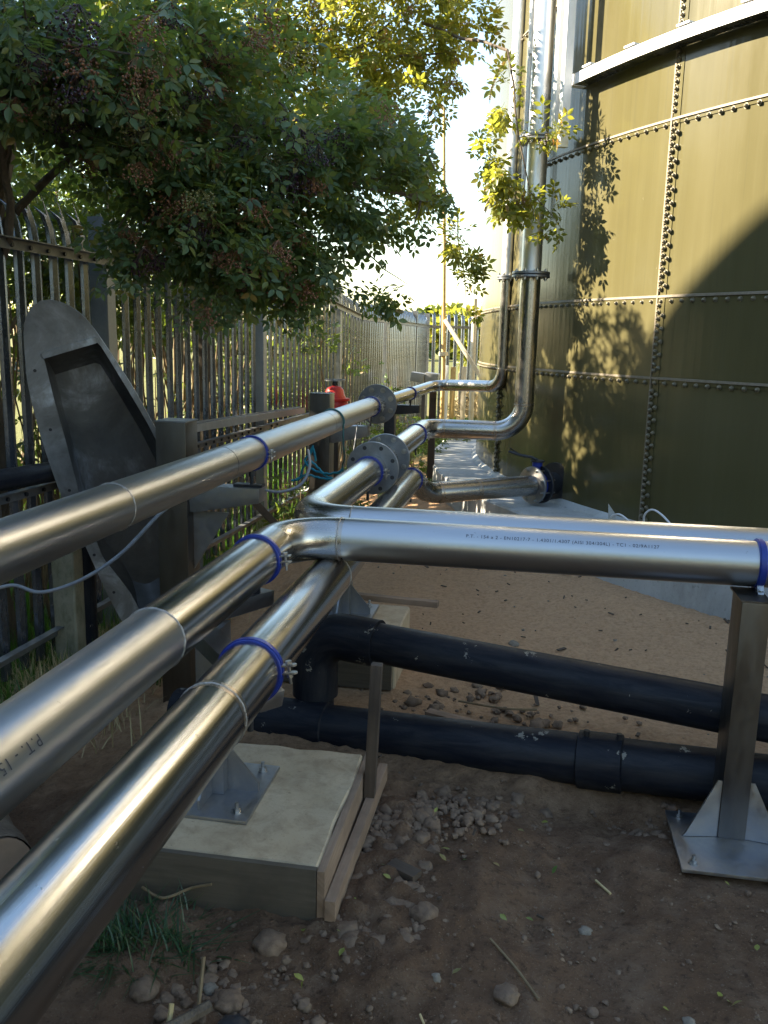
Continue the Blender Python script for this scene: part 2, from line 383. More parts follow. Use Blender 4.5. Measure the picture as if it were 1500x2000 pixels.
# ------------------------------------------------------------------ ground
def axis_samples(lo, hi, fine, far_lo, far_hi, grow=1.16):
    a = list(np.arange(lo, hi+1e-6, fine)); s = fine; p = a[0]; b = []
    while p > far_lo: s *= grow; p -= s; b.append(p)
    a = b[::-1]+a; s = fine; p = a[-1]
    while p < far_hi: s *= grow; p += s; a.append(p)
    return a
def make_ground():
    xs = axis_samples(-2.2, 1.7, .018, -300, 300); ys = axis_samples(1.35, 6.2, .018, -200, 600)
    nx, ny = len(xs), len(ys); vs = []
    for y in ys:
        for x in xs:
            z = gz(x, y)
            if -3 < x < 3 and 0 < y < 12:
                p = V((x, y, 0))
                n1 = noise.noise(p*1.7); n2 = noise.noise(p*6.1+V((3, 1, 2))); n3 = noise.noise(p*19+V((7, 2, 1)))
                n4 = noise.noise(p*47)
                rough = .5+.9*sstep(.5, .0, max(abs(x+.6)-.75, 0)+max(abs(y-2.2)-.9, 0))+.5*sstep(-.9, -1.3, x)
                n5 = 1-abs(noise.noise(p*11+V((1, 8, 3))))*2
                fl = sstep(8.5, 6.5, y)
                z += .020*n1 + .016*n2*rough + .012*n3*rough + (.008*abs(n4)+.006*max(n5, 0)*n2)*rough*fl - .012*max(0, n5-.72)*fl
                z += .035*sstep(.17, .02, abs(x+.37))*sstep(2.95, 2.6, y)*sstep(1.8, 2.0, y)*(.6+.8*n3)
            vs.append((x, y, z))
    fs = [(j*nx+i, j*nx+i+1, (j+1)*nx+i+1, (j+1)*nx+i) for j in range(ny-1) for i in range(nx-1)]
    me = bpy.data.meshes.new('ground'); me.from_pydata(vs, [], fs); me.shade_smooth()
    t = NT('bare brown soil'); ob = t.tex('Object')
    n = t.noise(ob, 1.3, 6, .6); n2 = t.noise(ob, 7, 8, .68); n3 = t.noise(ob, 42, 6, .72); n4 = t.noise(ob, 170, 3, .6)
    c = t.mix(t.rng(n, .32, .68, 0, 1), (.108, .060, .034), (.190, .115, .070))
    c = t.mix(t.rng(n2, .48, .68, 0, .65), c, (.225, .150, .098))
    c = t.mix(t.rng(n3, .53, .68, 0, .85), c, (.058, .034, .022))  # crevice shade put into the soil colour as dark flecks
    c = t.mix(t.rng(n4, .62, .70, 0, .6), c, (.33, .25, .175))
    sx = t.n('ShaderNodeSeparateXYZ'); t.l(ob, sx.inputs[0])
    # soil blended paler and warmer with distance, past the crossing pipes
    py = t.rng(t.math('ADD', sx.outputs[1], t.math('MULTIPLY', n2, .9)), 3.3, 4.3, 0, .62)
    c = t.mix(py, c, t.mix(t.rng(n3, .4, .7, 0, 1), (.76, .48, .27), (.50, .295, .16)))
    # grass and stubble beyond the fence
    gx = t.rng(t.math('ADD', sx.outputs[0], t.math('MULTIPLY', n2, .8)), -2.0, -2.5, 0, 1)
    grass = t.mix(t.rng(n2, .35, .65, 0, 1), (.05, .085, .02), (.13, .13, .05))
    fx = t.rng(t.math('ADD', sx.outputs[0], t.math('MULTIPLY', n, 3)), -4.5, -7, 0, 1)
    grass = t.mix(fx, grass, t.mix(n2, (.36, .29, .13), (.24, .24, .09)))
    c = t.mix(gx, c, grass)
    fy = t.rng(t.math('ADD', sx.outputs[1], t.math('MULTIPLY', n, 4)), 11.5, 15, 0, .85)
    c = t.mix(fy, c, t.mix(n2, (.07, .10, .03), (.20, .18, .07)))
    h = t.math('ADD', t.math('MULTIPLY', n2, 1.0), t.math('ADD', t.math('MULTIPLY', n3, .6), t.math('MULTIPLY', n4, .18)))
    t.bsdf(c, .95, 0, t.bump(h, 1.0, .03), .15)
    me.materials.append(t.m)
    o = link('ground', me); tag(o, kind='structure')
make_ground()

# ------------------------------------------------------------------ storage tank
HB = CAMZ-1.254
A0 = radians(-142.6); STEP = radians(20)
LEV = [HB, CAMZ-.216, CAMZ+.320, CAMZ+1.425, CAMZ+2.55, CAMZ+3.7, CAMZ+4.8]
def tp(a, z, r=TR): return V((TC.x+r*cos(a), TC.y+r*sin(a), z))
tank = thing('storage_tank', 'large round olive green bolted panel tank standing on concrete plinth', 'storage tank', (TC.x, TC.y, HB))
for k in range(len(LEV)-1):
    mb = MB(); z0, z1 = LEV[k], LEV[k+1]-.0; N = 10; rr = TR+.006*(k % 2)
    z0 -= .03 if k else 0
    vs = []
    for i in range(N+1):
        a = (i/N-.5)*(STEP+radians(.55)); bow = .0
        r1 = rr + .004*(i/N)          # lap at the vertical edge
        for (r, z) in ((r1, z0), (r1, z1), (r1-.006, z1), (r1-.006, z0)):
            vs.append((r*cos(a), r*sin(a), z))
    fs = []
    for i in range(N):
        for j in range(4):
            q = (j+1) % 4; fs.append((i*4+j, i*4+q, i*4+4+q, i*4+4+j))
    fs += [(3, 2, 1, 0), (N*4, N*4+1, N*4+2, N*4+3)]
    mb.add(vs, fs)
    first = mb.build('panel', M_TANK, tank, smooth=True, angle=30)
    for j in range(18):
        a = A0+STEP*(j-.5)
        Mx = Matrix.Translation((TC.x, TC.y, 0)) @ Matrix.Rotation(a, 4, 'Z')
        if j == 0: first.matrix_basis = Mx
        else: copyobj(first, tank, Mx)
# roof
mb = MB(); mb.lathe([(0, .01), (0, TR-.02), (.05, TR-.02), (1.3, .01)], (TC.x, TC.y, LEV[-1]-.02), (0, 0, 1), 72); mb.build('roof', M_TANK, tank, True)
for k, z in enumerate(LEV[1:-1]):
    mb = MB(); mb.lathe([(-.006, TR), (-.006, TR+.016), (.008, TR+.014), (.012, TR)], (TC.x, TC.y, z), (0, 0, 1), 180)
    mb.build('sealant_bead', M_SEAL, tank, True)
for j in range(-3, 4):
    a = A0+STEP*j; d = V((cos(a), sin(a), 0)); tn = V((-d.y, d.x, 0))
    mb = MB(); p = tp(a, 0, TR+.010)
    mb.beam(p+V((0, 0, LEV[0]))-tn*.033, p+V((0, 0, LEV[-1]))-tn*.033, .012, .01, d)
    mb.build('sealant_bead', M_SEAL, tank)
bm_ = MB(); bm_.lathe([(0, .0001), (0, .017), (.004, .017), (.004, .0125), (.013, .0115), (.019, .006), (.02, .0001)], (0, 0, 0), (0, 0, 1), 8, False)
b0 = bm_.build('bolt', M_TBOLT, tank, True)
spots = []
for k, z in enumerate(LEV[1:-1]):
    n = int(2*pi*TR/.088)
    for i in range(n):
        a = A0+2*pi*i/n
        spots.append((a, z-.030, TR+.006))
for j in range(18):
    for k in range(len(LEV)-1):
        z0, z1 = LEV[k], LEV[k+1]; a = A0+STEP*j
        for c, (off, sp, sh) in enumerate(((-.012, .043, 0), (.028, .086, .02))):
            if c == 1 and k >= 3: continue
            z = z0+.05+sh
            while z < z1-.05:
                spots.append((a+off/TR, z, TR+.012)); z += sp
def vis(s):
    p = tp(s[0], s[1], s[2]); nrm = V((cos(s[0]), sin(s[0]), 0)); d = p-V((0, 0, CAMZ))
    if nrm.dot(d) > 0: return 99
    z = d.dot(fw)
    if z < .1: return 99
    X = 750+1700*d.dot(rt)/z; Y = 1000-1700*d.dot(up)/z
    return z if (930 < X < 1520 and -20 < Y < 1060) else 50+z
spots.sort(key=vis)
def boltM(s):
    d = V((cos(s[0]), sin(s[0]), 0)); q = d.to_track_quat('Z', 'Y').to_matrix().to_4x4()
    return Matrix.Translation(tp(s[0], s[1], s[2])) @ q @ Matrix.Rotation(random.random()*3, 4, 'Z')
b0.matrix_basis = boltM(spots[0])
for s in spots[1:298]: copyobj(b0, tank, boltM(s))
rest = MB(); src = [v.co.copy() for v in b0.data.vertices]; sf = [tuple(p.vertices) for p in b0.data.polygons]
for s in spots[298:]:
    if vis(s) > 98: continue
    m = boltM(s); rest.add([m @ v for v in src], sf)
o = rest.build('bolt_rows', M_TBOLT, tank, True); tag(o, kind='stuff')

girder = thing('stiffening_girder', 'white curved stiffening girder with small tabs around upper tank wall', 'girder', tuple(tp(A0, CAMZ+1.8)))
ZG = CAMZ+1.835
def arcbox(mb, a0, a1, r0, r1, z0, z1, n=40):
    vs = []
    for i in range(n+1):
        a = a0+(a1-a0)*i/n
        for r, z in ((r0, z0), (r1, z0), (r1, z1), (r0, z1)): vs.append(tp(a, z, r))
    fs = [(i*4+j, i*4+(j+1) % 4, i*4+4+(j+1) % 4, i*4+4+j) for i in range(n) for j in range(4)]
    fs += [(3, 2, 1, 0), (n*4, n*4+1, n*4+2, n*4+3)]
    mb.add(vs, fs)
mb = MB(); arcbox(mb, radians(-150.6), radians(-80), TR+.13, TR+.137, ZG, ZG+.072); mb.build('girder_face', M_WHITE, girder, True)
mb = MB(); arcbox(mb, radians(-150.6), radians(-80), TR+.014, TR+.129, ZG+.006, ZG+.014); mb.build('girder_web', M_GALV, girder, True)
for ad in (-149.3, -145.5, -141.7, -137.9, -134.1):
    a = radians(ad); d = V((cos(a), sin(a), 0)); tn = V((-d.y, d.x, 0))
    mb = MB(); p = tp(a, ZG+.095, TR+.075); mb.beam(p-tn*.05, p+tn*.05, .11, .012, (0, 0, 1)); mb.build('girder_tab', M_WHITE, girder)
mb = MB(); a = radians(-151.0); p = tp(a, ZG+.045, TR+.07); mb.box(p, (.06, .13, .075), Matrix.Rotation(a+pi/2, 3, 'Z')); mb.build('end_bracket', M_WHITE, girder)

plinth = thing('tank_plinth', 'grey cast concrete ring base under the olive tank', 'plinth', (TC.x, TC.y, 0))
mb = MB(); Nn = 240; prof = []
vs = []
for i in range(Nn):
    a = 2*pi*i/Nn; rr = TR+.505+.012*noise.noise(V((cos(a)*7, sin(a)*7, 0)))
    for r, z in ((TR-1.0, HB-.005), (rr-.012, HB-.005), (rr, HB-.02), (rr, -.4), (TR-1.0, -.4)): vs.append(tp(a, z, r))
fs = [(i*5+j, i*5+(j+1) % 5, ((i+1) % Nn)*5+(j+1) % 5, ((i+1) % Nn)*5+j) for i in range(Nn) for j in range(5)]
mb.add(vs, fs); mb.build('slab', M_PLINTH, plinth, True, angle=35)
mb = MB(); mb.lathe([(0, TR-.005), (0, TR+.05), (.012, TR+.045), (.045, TR+.012), (.05, TR-.005)], (TC.x, TC.y, HB-.006), (0, 0, 1), 240)
mb.build('mortar_fillet', M_PLINTH, plinth, True)

# ------------------------------------------------------------------ pipes
def arc(corner, d_in, d_out, br, n=14):
    c = V(corner); a = V(d_in).normalized(); b = V(d_out).normalized()
    ang = a.angle(b); t = br*tan(ang/2); p0 = c-a*t; pts = []
    nrm = a.cross(b).normalized(); side = nrm.cross(a); cen = p0+side*br
    for i in range(n+1):
        q = Matrix.Rotation(ang*i/n, 3, nrm); pts.append(cen+q @ (p0-cen))
    return pts
def weld(parent, p, d, r=R, tint=True):
    d = V(d).normalized(); p = V(p)
    mb = MB(); n = 64; a = V((0, 0, 1)) if abs(d.z) < .9 else V((1, 0, 0))
    u = (a-d*a.dot(d)).normalized(); w = d.cross(u); path = []
    for k in range(n):
        t = 2*pi*k/n; path.append(p+(u*cos(t)+w*sin(t))*(r+.0005)+d*.0012*sin(17*t+k % 3))
    mb.tube(path, .0022, 6, False, True); mb.build('weld_seam', M_WELD, parent, True)
    if tint:
        mb = MB(); mb.tube([p-d*.016, p+d*.016], r+.0004, 48, False); mb.build('heat_tint', M_TINT, parent, True)
def straight(parent, p0, p1, m, r=R, caps=False, n=56):
    mb = MB(); p0 = V(p0); p1 = V(p1)
    k = max(2, int((p1-p0).length/.25))
    mb.tube([p0.lerp(p1, i/k) for i in range(k+1)], r, n, caps)
    return mb.build('straight_section', m, parent, True)
def elbow(parent, pts, m, r=R):
    mb = MB(); mb.tube(pts, r, 56, False); return mb.build('elbow', m, parent, True)
def flange(parent, p, d, ri, ro, t, nb=8, bolts=True, m=None, br=.013, phase=.5, pcd=None, holes=False, sides=(1, -1)):
    d = V(d).normalized(); p = V(p); m = m or M_FLANGE
    mb = MB(); mb.lathe([(-t/2, ri), (-t/2, ro-.003), (-t/2+.003, ro), (t/2-.003, ro), (t/2, ro-.003), (t/2, ri)], p, d, 56)
    f = mb.build('flange', m, parent, True, angle=30)
    a = V((0, 0, 1)) if abs(d.z) < .9 else V((1, 0, 0)); u = (a-d*a.dot(d)).normalized(); w = d.cross(u)
    pcd = pcd or (ri+ro)/2+.006
    for k in range(nb):
        th = 2*pi*(k+phase)/nb; q = p+(u*cos(th)+w*sin(th))*pcd
        if holes:
            mb = MB()
            mb.tube([q-d*(t/2+.0012), q+d*(t/2+.0012)], .0115, 14)
            mb.build('bolt_hole', M_BLACKIRON, f)
        if bolts:
            mb = MB()
            a0_, a1_ = (-t/2 if -1 in sides else 0), (t/2 if 1 in sides else 0)
            if -1 in sides: mb.tube([q+d*(a0_-.022), q+d*(a0_-.014), q+d*(a0_-.0141), q+d*(a0_-.003), q+d*(a0_-.0031), q+d*a0_], [br*.5, br*.5, br, br, br*1.35, br*1.35], 12)
            if 1 in sides: mb.tube([q+d*a1_, q+d*(a1_+.0031), q+d*(a1_+.003), q+d*(a1_+.0141), q+d*(a1_+.014), q+d*(a1_+.022)], [br*1.35, br*1.35, br, br, br*.5, br*.5], 12)
            mb.build('flange_bolt', M_BOLT, f, True, angle=25)
    return f
Y = V((0, 1, 0)); X = V((1, 0, 0)); Z = V((0, 0, 1))
def printed(parent, text, size, p0, along, r, theta, axis_origin):
    """flat print wrapped onto a pipe: glyphs run along 'along', centred at angle theta from +Z towards -Y-ish side"""
    fc = bpy.data.curves.new('print', 'FONT'); fc.body = text; fc.size = size; fc.space_character = 1.12
    tmp = bpy.data.objects.new('print', fc); COL.objects.link(tmp)
    dg = bpy.context.evaluated_depsgraph_get()
    me = bpy.data.meshes.new_from_object(tmp.evaluated_get(dg))
    bpy.data.objects.remove(tmp)
    bm = bmesh.new(); bm.from_mesh(me)
    bmesh.ops.subdivide_edges(bm, edges=[e for e in bm.edges if e.calc_length() > size*.5], cuts=2)
    along = V(along).normalized(); o = V(axis_origin)
    side = V(theta[0]).normalized(); upw = V(theta[1]).normalized()   # radial direction of the baseline, tangent 'up' of letters
    for v in bm.verts:
        s, h = v.co.x, v.co.y; a = h/r
        v.co = o+along*((V(p0)-o).dot(along)+s)+(side*cos(a)+upw*sin(a))*(r+.0007)
    bm.to_mesh(me); bm.free(); me.materials.clear(); me.materials.append(M_INK); me.name = 'printed_text'
    return link('printed_text', me, parent)

# --- upper pipe along the fence
AX, AZ = -1.288, CAMZ-.54
RA = .055
A = thing('steel_pipe', 'upper stainless pipe running along the fence, ending in the thinner-looking far riser', 'pipe', (AX, 3, AZ), 'stainless pipelines')
pa = lambda y: V((AX, y, AZ))
straight(A, pa(-.6), pa(2.53), M_SATIN); weld(A, pa(2.53), Y, tint=False)
straight(A, pa(2.532), pa(3.52), M_SATIN)
mb = MB(); mb.ring(pa(3.525), Y, R-.004, R-.0008, .006); mb.build('joint_groove', M_BLACKIRON, A)
straight(A, pa(3.528), pa(5.42), M_SATIN)
mb = MB(); mb.ring(pa(5.425), Y, R-.004, R-.0008, .007); mb.build('joint_groove', M_BLACKIRON, A)
straight(A, pa(5.43), pa(6.78), M_SATIN)
mb = MB(); mb.ring(pa(6.785), Y, R-.004, R-.0008, .008); mb.build('joint_groove', M_BLACKIRON, A)
straight(A, pa(6.79), pa(7.345), M_DULL, R-.002)
flange(A, pa(7.33), Y, R-.004, .168, .022, 8, phase=.5, br=.017, pcd=.128, sides=(-1,))
flange(A, pa(7.36), Y, RA-.004, .166, .018, 8, bolts=False)
RA = .055
A1 = V((-1.262, 7.37, AZ+.004)); AE = V((-.965, 8.98, CAMZ-.443)); AV = V((-.268, 8.15, CAMZ-.40)); ad = (AE-A1).normalized(); ax_ = (AV-AE).normalized()
e1 = arc(AE, ad, ax_, .11); e2 = arc(AV, ax_, Z, .17)
straight(A, A1-ad*.02, e1[0], M_STEEL, RA); elbow(A, e1, M_DULL, RA); weld(A, e1[-1], ax_, RA)
straight(A, e1[-1], e2[0], M_DULL, RA); weld(A, e2[0], ax_, RA); elbow(A, e2, M_DULL, RA)
straight(A, e2[-1], (AV.x, AV.y, CAMZ+.57), M_DULL, RA); straight(A, (AV.x, AV.y, CAMZ+.571), (AV.x, AV.y, 6.5), M_RISER, RA); weld(A, e2[-1], Z, RA, tint=False)
for dz, sd_ in ((0, 1), (.02, -1)): flange(A, (AV.x, AV.y, CAMZ+.58-dz), Z, RA-.003, .092, .016, 8, br=.010, pcd=.076, sides=(sd_,))
# --- middle pipe, near branch turning right across the picture
BX, BZ = -.846, CAMZ-.706
pb = lambda y: V((BX, y, BZ))
B = thing('steel_pipe', 'middle stainless pipe from lower left that bends right, nearer of the two crossing pipes', 'pipe', (BX, 2, BZ), 'stainless pipelines')
YX = 2.985
eb = arc((BX, YX, BZ), Y, X, .20)
straight(B, pb(-.4), pb(1.84), M_SATIN); weld(B, pb(1.84), Y, tint=False)
straight(B, pb(1.842), eb[0], M_STEEL); elbow(B, eb, M_DULL); weld(B, eb[-1], X)
straight(B, eb[-1], (3.6, YX, BZ), M_SATIN)
printed(B, 'P.T. - 154 x 2 - EN10217-7 - 1.4301/1.4307 (AISI 304/304L) - TC1 - 02/9A1127', .0175, (-.195, YX, BZ), X, R,
        (V((0, -.80, .60)), V((0, .60, .80))), (0, YX, BZ))
printed(B, 'P.T. - 154 x 2', .03, (BX, 1.245, BZ), -Y, R, (V((.80, 0, .60)), V((.60, 0, -.80))), (BX, 0, BZ))
# --- back branch: comes from the right and turns away
B2 = thing('steel_pipe', 'second crossing stainless pipe behind the first, turning away towards the larger tank riser', 'pipe', (BX, 5, BZ), 'stainless pipelines')
YX2 = 3.195; BZ2 = BZ+.004
ec = arc((BX, YX2, BZ2), -X, Y, .20)
straight(B2, (3.6, YX2, BZ2), ec[0], M_SATIN); elbow(B2, ec, M_DULL); weld(B2, ec[0], X, tint=False)
pc = lambda y: V((BX, y, BZ2))
straight(B2, ec[-1], pc(4.78), M_STEEL)
flange(B2, pc(4.72), Y, R-.004, .147, .022, 8, bolts=False, holes=True, phase=.5, pcd=.121)
straight(B2, pc(4.73), pc(5.2), M_DULL, R-.002)
flange(B2, pc(5.16), Y, R-.004, .147, .022, 8, bolts=True, phase=.5, pcd=.121, br=.012, sides=(-1,))
BE = V((BX, 7.08, BZ2)); BV = V((-.052, 7.08, BZ2))
e1 = arc(BE, Y, X, .16); e2 = arc(BV, X, Z, .22)
straight(B2, pc(5.17), e1[0], M_STEEL); elbow(B2, e1, M_DULL); weld(B2, e1[-1], X)
straight(B2, e1[-1], e2[0], M_DULL); weld(B2, e2[0], X); elbow(B2, e2, M_DULL); weld(B2, e2[-1], Z)
straight(B2, e2[-1], (BV.x, BV.y, CAMZ+.515), M_DULL); straight(B2, (BV.x, BV.y, CAMZ+.516), (BV.x, BV.y, 6.5), M_RISER)
for z in (CAMZ+.53, CAMZ+1.52):
    flange(B2, (BV.x, BV.y, z), Z, R-.004, .146, .02, 8, br=.014, pcd=.12, sides=(1,)); flange(B2, (BV.x, BV.y, z-.024), Z, R-.004, .146, .02, 8, br=.014, pcd=.12, sides=(-1,))
# --- lowest pipe, to the tank valve
C0 = V((-.578, 0, CAMZ-.743)); CE = V((-.800, 6.1, CAMZ-.960)); cdn = (CE-C0).normalized()
pcl = lambda y: C0+(CE-C0)*(y/6.1)
C = thing('steel_pipe', 'lowest and shiniest stainless pipe from bottom left, leading to the blue tank valve', 'pipe', tuple(pcl(2)), 'stainless pipelines')
straight(C, pcl(-.3), pcl(1.66), M_STEEL); weld(C, pcl(1.66), cdn)
straight(C, pcl(1.662), pcl(3.0), M_STEEL)
straight(C, pcl(3.0), pcl(6.05), M_STEEL); weld(C, pcl(3.0), cdn, tint=False)
D0 = V((-.655, 6.40, CAMZ-1.115)); D1 = V((.048, 6.86, CAMZ-1.098)); dd = (D1-D0).normalized()
bz = []
Pq = [pcl(6.05), pcl(6.05)+cdn*.13, D0-dd*.16, D0]
for i in range(13):
    t = i/12; bz.append(Pq[0]*(1-t)**3+Pq[1]*3*t*(1-t)**2+Pq[2]*3*t*t*(1-t)+Pq[3]*t**3)
elbow(C, bz, M_DULL, R+.001)
straight(C, D0, D1, M_DULL, .081); weld(C, D0+dd*.02, dd, .081); weld(C, D0+dd*.34, dd, .081)

# ------------------------------------------------------------------ tank valve
wallp = V((.245, 7.06, CAMZ-1.098)); vd = (wallp-D1); vd.z = 0; vd.normalize()
val = thing('butterfly_valve', 'blue butterfly valve with black lever between flanges on the tank side', 'valve', tuple(D1))
flange(val, D1+vd*.0, vd, .075, .148, .022, 8, m=M_PLATE, br=.012, pcd=.125, sides=(-1,))
mb = MB(); mb.lathe([(-.026, .06), (-.026, .105), (.026, .105), (.026, .06)], D1+vd*.042, vd, 40); mb.build('valve_body', M_BLUEP, val, True, angle=30)
mb = MB(); q = D1+vd*.042; mb.tube([q+Z*.09, q+Z*.15, q+Z*.151, q+Z*.185], [.03, .024, .04, .04], 16); mb.build('valve_neck', M_BLUEP, val, True)
mb = MB(); q2 = q+Z*.195; mb.ring(q2-Z*.005, Z, .01, .055, .01, 20); mb.build('notch_plate', M_BLACKIRON, val, True, angle=30)
mb = MB(); ld = V((-.93, -.1, .27)).normalized(); mb.tube([q2, q2+ld*.05+Z*.01, q2+ld*.13, q2+ld*.2, q2+ld*.24], [.012, .012, .011, .012, .006], 8)
mb.tube([q2+ld*.10+Z*-.012, q2+ld*.23+Z*.028], .005, 6); mb.build('lever', M_BLACKIRON, val, True)
flange(val, D1+vd*.085, vd, .05, .15, .022, 8, m=M_BLACKIRON, br=.012, pcd=.125, sides=(1,))
for k in range(8):
    th = 2*pi*(k+.5)/8; w = vd.cross(Z); e = (Z*cos(th)+w*sin(th))*.125
    mb = MB(); mb.tube([D1+e-vd*.03, D1+e+vd*.125], .007, 8); mb.build('through_bolt', M_BOLT, val, True)
mb = MB(); mb.tube([D1+vd*.09, wallp+vd*.02], .085, 32); mb.build('nozzle', M_BLACKIRON, val, True)
mb = MB(); mb.ring(wallp-vd*.025, vd, .07, .165, .02, 40); mb.build('wall_collar', M_BLACKIRON, val, True, angle=30)

# ------------------------------------------------------------------ pipe clamps
def clamp(p, axis, label, lug_ang=0.0, r=R, stud=.08):
    """two-half rubber lined clamp with ears; lug_ang measured from the horizontal right of the axis"""
    p = V(p); d = V(axis).normalized(); t = thing('pipe_clamp', label, 'pipe clamp', tuple(p), 'blue lined pipe clamps')
    side = d.cross(Z).normalized(); u = side.cross(d)
    mb = MB(); mb.lathe([(-.0125, r-.0005), (-.0125, r+.004), (-.010, r+.0055), (.010, r+.0055), (.0125, r+.004), (.0125, r-.0005)], p, d, 56)
    mb.build('rubber_lining', M_BLUE, t, True, angle=30)
    mb = MB(); mb.lathe([(-.008, r+.0056), (-.008, r+.008), (.008, r+.008), (.008, r+.0056)], p, d, 56); mb.build('clamp_band', M_BLUE, t, True, angle=30)
    e = side*cos(lug_ang)+u*sin(lug_ang); tn = -side*sin(lug_ang)+u*cos(lug_ang)
    for s in (1, -1):
        mb = MB(); b = p+e*(r+.004)+tn*s*.010
        mb.beam(b, b+e*.028, .020, .004, tn); mb.tube([b+e*.028-tn*.002, b+e*.028+tn*.002], .010, 14); mb.build('lug', M_BOLT, t)
    mb = MB(); q = p+e*(r+.022); mb.hexbolt(q+tn*.013, tn, .0085, .008); mb.tube([q-tn*.038, q+tn*.013], .004, 8); mb.hexbolt(q-tn*.013, -tn, .0085, .008)
    mb.build('lug_bolt', M_BOLT, t)
    mb = MB(); mb.tube([p-u*(r+.006), p-u*(r+stud)], .008, 10); mb.tube([p-u*(r+.006), p-u*(r+.035)], .014, 6); mb.build('stud', M_BLACKIRON, t)
    return t
clamp(pa(3.93), Y, 'blue lined clamp on upper pipe beside the square post')
clamp(pa(7.03), Y, 'blue lined clamp on upper pipe just before the bolted flange')
clamp(A1+ad*.80, ad, 'blue lined clamp on upper pipe beyond the bolted flange', r=RA)
clamp(pb(2.62), Y, 'blue lined clamp on middle pipe just before its bend', .1)
clamp(pc(4.58), Y, 'blue lined clamp against the big drilled flange pair')
clamp(pc(6.55), Y, 'blue lined clamp on middle pipe beyond the drilled flange pair')
clamp(pcl(1.96), cdn, 'blue lined clamp on lowest pipe above the concrete footing', .12)
clamp(pcl(5.96), cdn, 'blue lined clamp at the far end of the lowest pipe')
clamp((.775, YX, BZ), X, 'blue lined clamp on the crossing pipe at the right hand post', -.9)

# ------------------------------------------------------------------ pipe supports
def square_post(t, x0, x1, y0, y1, z0, z1, name='post', m=None):
    mb = MB(); mb.box(((x0+x1)/2, (y0+y1)/2, (z0+z1)/2), (x1-x0, y1-y0, z1-z0)); return mb.build(name, m or M_BRUSH, t, bevel=.006)
def arm(t, x0, x1, y, z, w=.09, h0=.11, h1=.055, m=None):
    mb = MB(); mb.prism([(x0, y-w/2, z), (x1, y-w/2, z), (x1, y-w/2, z-h1), (x0+.03, y-w/2, z-h0), (x0, y-w/2, z-h0)], (0, 1, 0), w); return mb.build('arm', m or M_PLATE, t, bevel=.003)
s1 = thing('pipe_support', 'tall square steel post with short arm under the upper pipe, beside the leaning trough', 'pipe support', (-1.655, 3.92, -.2), 'square post pipe supports')
square_post(s1, -1.732, -1.582, 3.85, 4.0, gz(-1.65, 3.9)-.05, CAMZ-.402)
mb = MB(); mb.box((-1.657, 3.925, CAMZ-.398), (.156, .156, .006)); mb.build('cap', M_PLATE, s1)
arm(s1, -1.581, -1.235, 3.925, CAMZ-.70, .10, .13, .07)
mb = MB(); mb.prism([(-1.58, 3.92, CAMZ-.832), (-1.40, 3.92, CAMZ-.832), (-1.58, 3.92, CAMZ-1.12)], (0, 1, 0), .01); mb.build('gusset', M_PLATE, s1)
mb = MB(); mb.box((-1.3, 3.93, CAMZ-.693), (.14, .06, .012)); mb.build('seat_plate', M_BLACKIRON, s1)
s2 = thing('pipe_support', 'square steel post with arm under the upper pipe, in front of the red valve', 'pipe support', (-1.74, 7.2, -.1), 'square post pipe supports')
square_post(s2, -1.828, -1.652, 7.12, 7.30, gz(-1.7, 7.2)-.05, CAMZ-.458)
mb = MB(); mb.box((-1.74, 7.21, CAMZ-.455), (.18, .185, .006)); mb.build('cap', M_GALV, s2)
arm(s2, -1.651, -1.33, 7.2, CAMZ-.715, .11, .15, .085)
s3 = thing('pipe_support', 'low steel arm bracket under the far end of the upper pipe', 'pipe support', (-1.3, 8.2, -.05), 'square post pipe supports')
square_post(s3, -1.36, -1.26, 8.13, 8.25, gz(-1.3, 8.2)-.05, CAMZ-.57, m=M_BLACKIRON)
arm(s3, -1.259, -1.03, 8.19, CAMZ-.60, .09, .09, .07, M_BLACKIRON)
# pedestal on the front footing
BTZ = .235
def pedestal(x, y, zb, ztop, label, px=(.14, .16), py=(.17, .18), extra=True):
    t = thing('pipe_pedestal', label, 'pipe support', (x, y, zb), 'footing pedestals')
    mb = MB(); mb.box((x+(px[1]-px[0])/2, y, zb+.006), (px[0]+px[1], py[0]+py[1], .012)); mb.build('base_plate', M_PLATE, t, bevel=.004)
    mb = MB(); mb.box((x, y, (zb+.012+ztop)/2), (.085, .085, ztop-zb-.012)); mb.build('stem', M_PLATE, t, bevel=.004)
    for a in (0, pi/2, pi, -pi/2):
        e = V((cos(a), sin(a), 0)); w = V((-e.y, e.x, 0)); b = V((x, y, zb+.012))+e*.043
        mb = MB(); mb.prism([b-w*.004, b-w*.004+e*.10, b-w*.004+e*.10+Z*.03, b-w*.004+Z*.15], w, .008); mb.build('gusset', M_PLATE, t)
    for sx in (-1, 1):
        for sy in (-1, 1):
            q = V((x+(px[1]-px[0])/2+sx*((px[0]+px[1])/2-.045), y+sy*((py[0]+py[1])/2-.045), zb+.012))
            mb = MB(); mb.ring(q+Z*.0015, Z, .004, .017, .003, 16); mb.hexbolt(q+Z*.003, Z, .012, .011, .018); mb.build('anchor_bolt', M_BOLT, t)
    return t
p1 = pedestal(-.92, 2.42, BTZ, CAMZ-.86, 'steel pedestal with bolted base plate on the nearer concrete footing')
mb = MB(); mb.beam((-.93, 2.30, CAMZ-.83), (-.62, 2.05, CAMZ-.93), .07, .05); mb.build('arm', M_PLATE, p1, bevel=.003)
mb = MB(); mb.beam((-.93, 2.44, CAMZ-.83), (-.84, 2.70, CAMZ-.85), .07, .05); mb.build('arm', M_PLATE, p1, bevel=.003)
p2 = pedestal(-.88, 4.12, .285, CAMZ-.93, 'steel pedestal with blue-white reflecting base plate on the farther concrete footing')
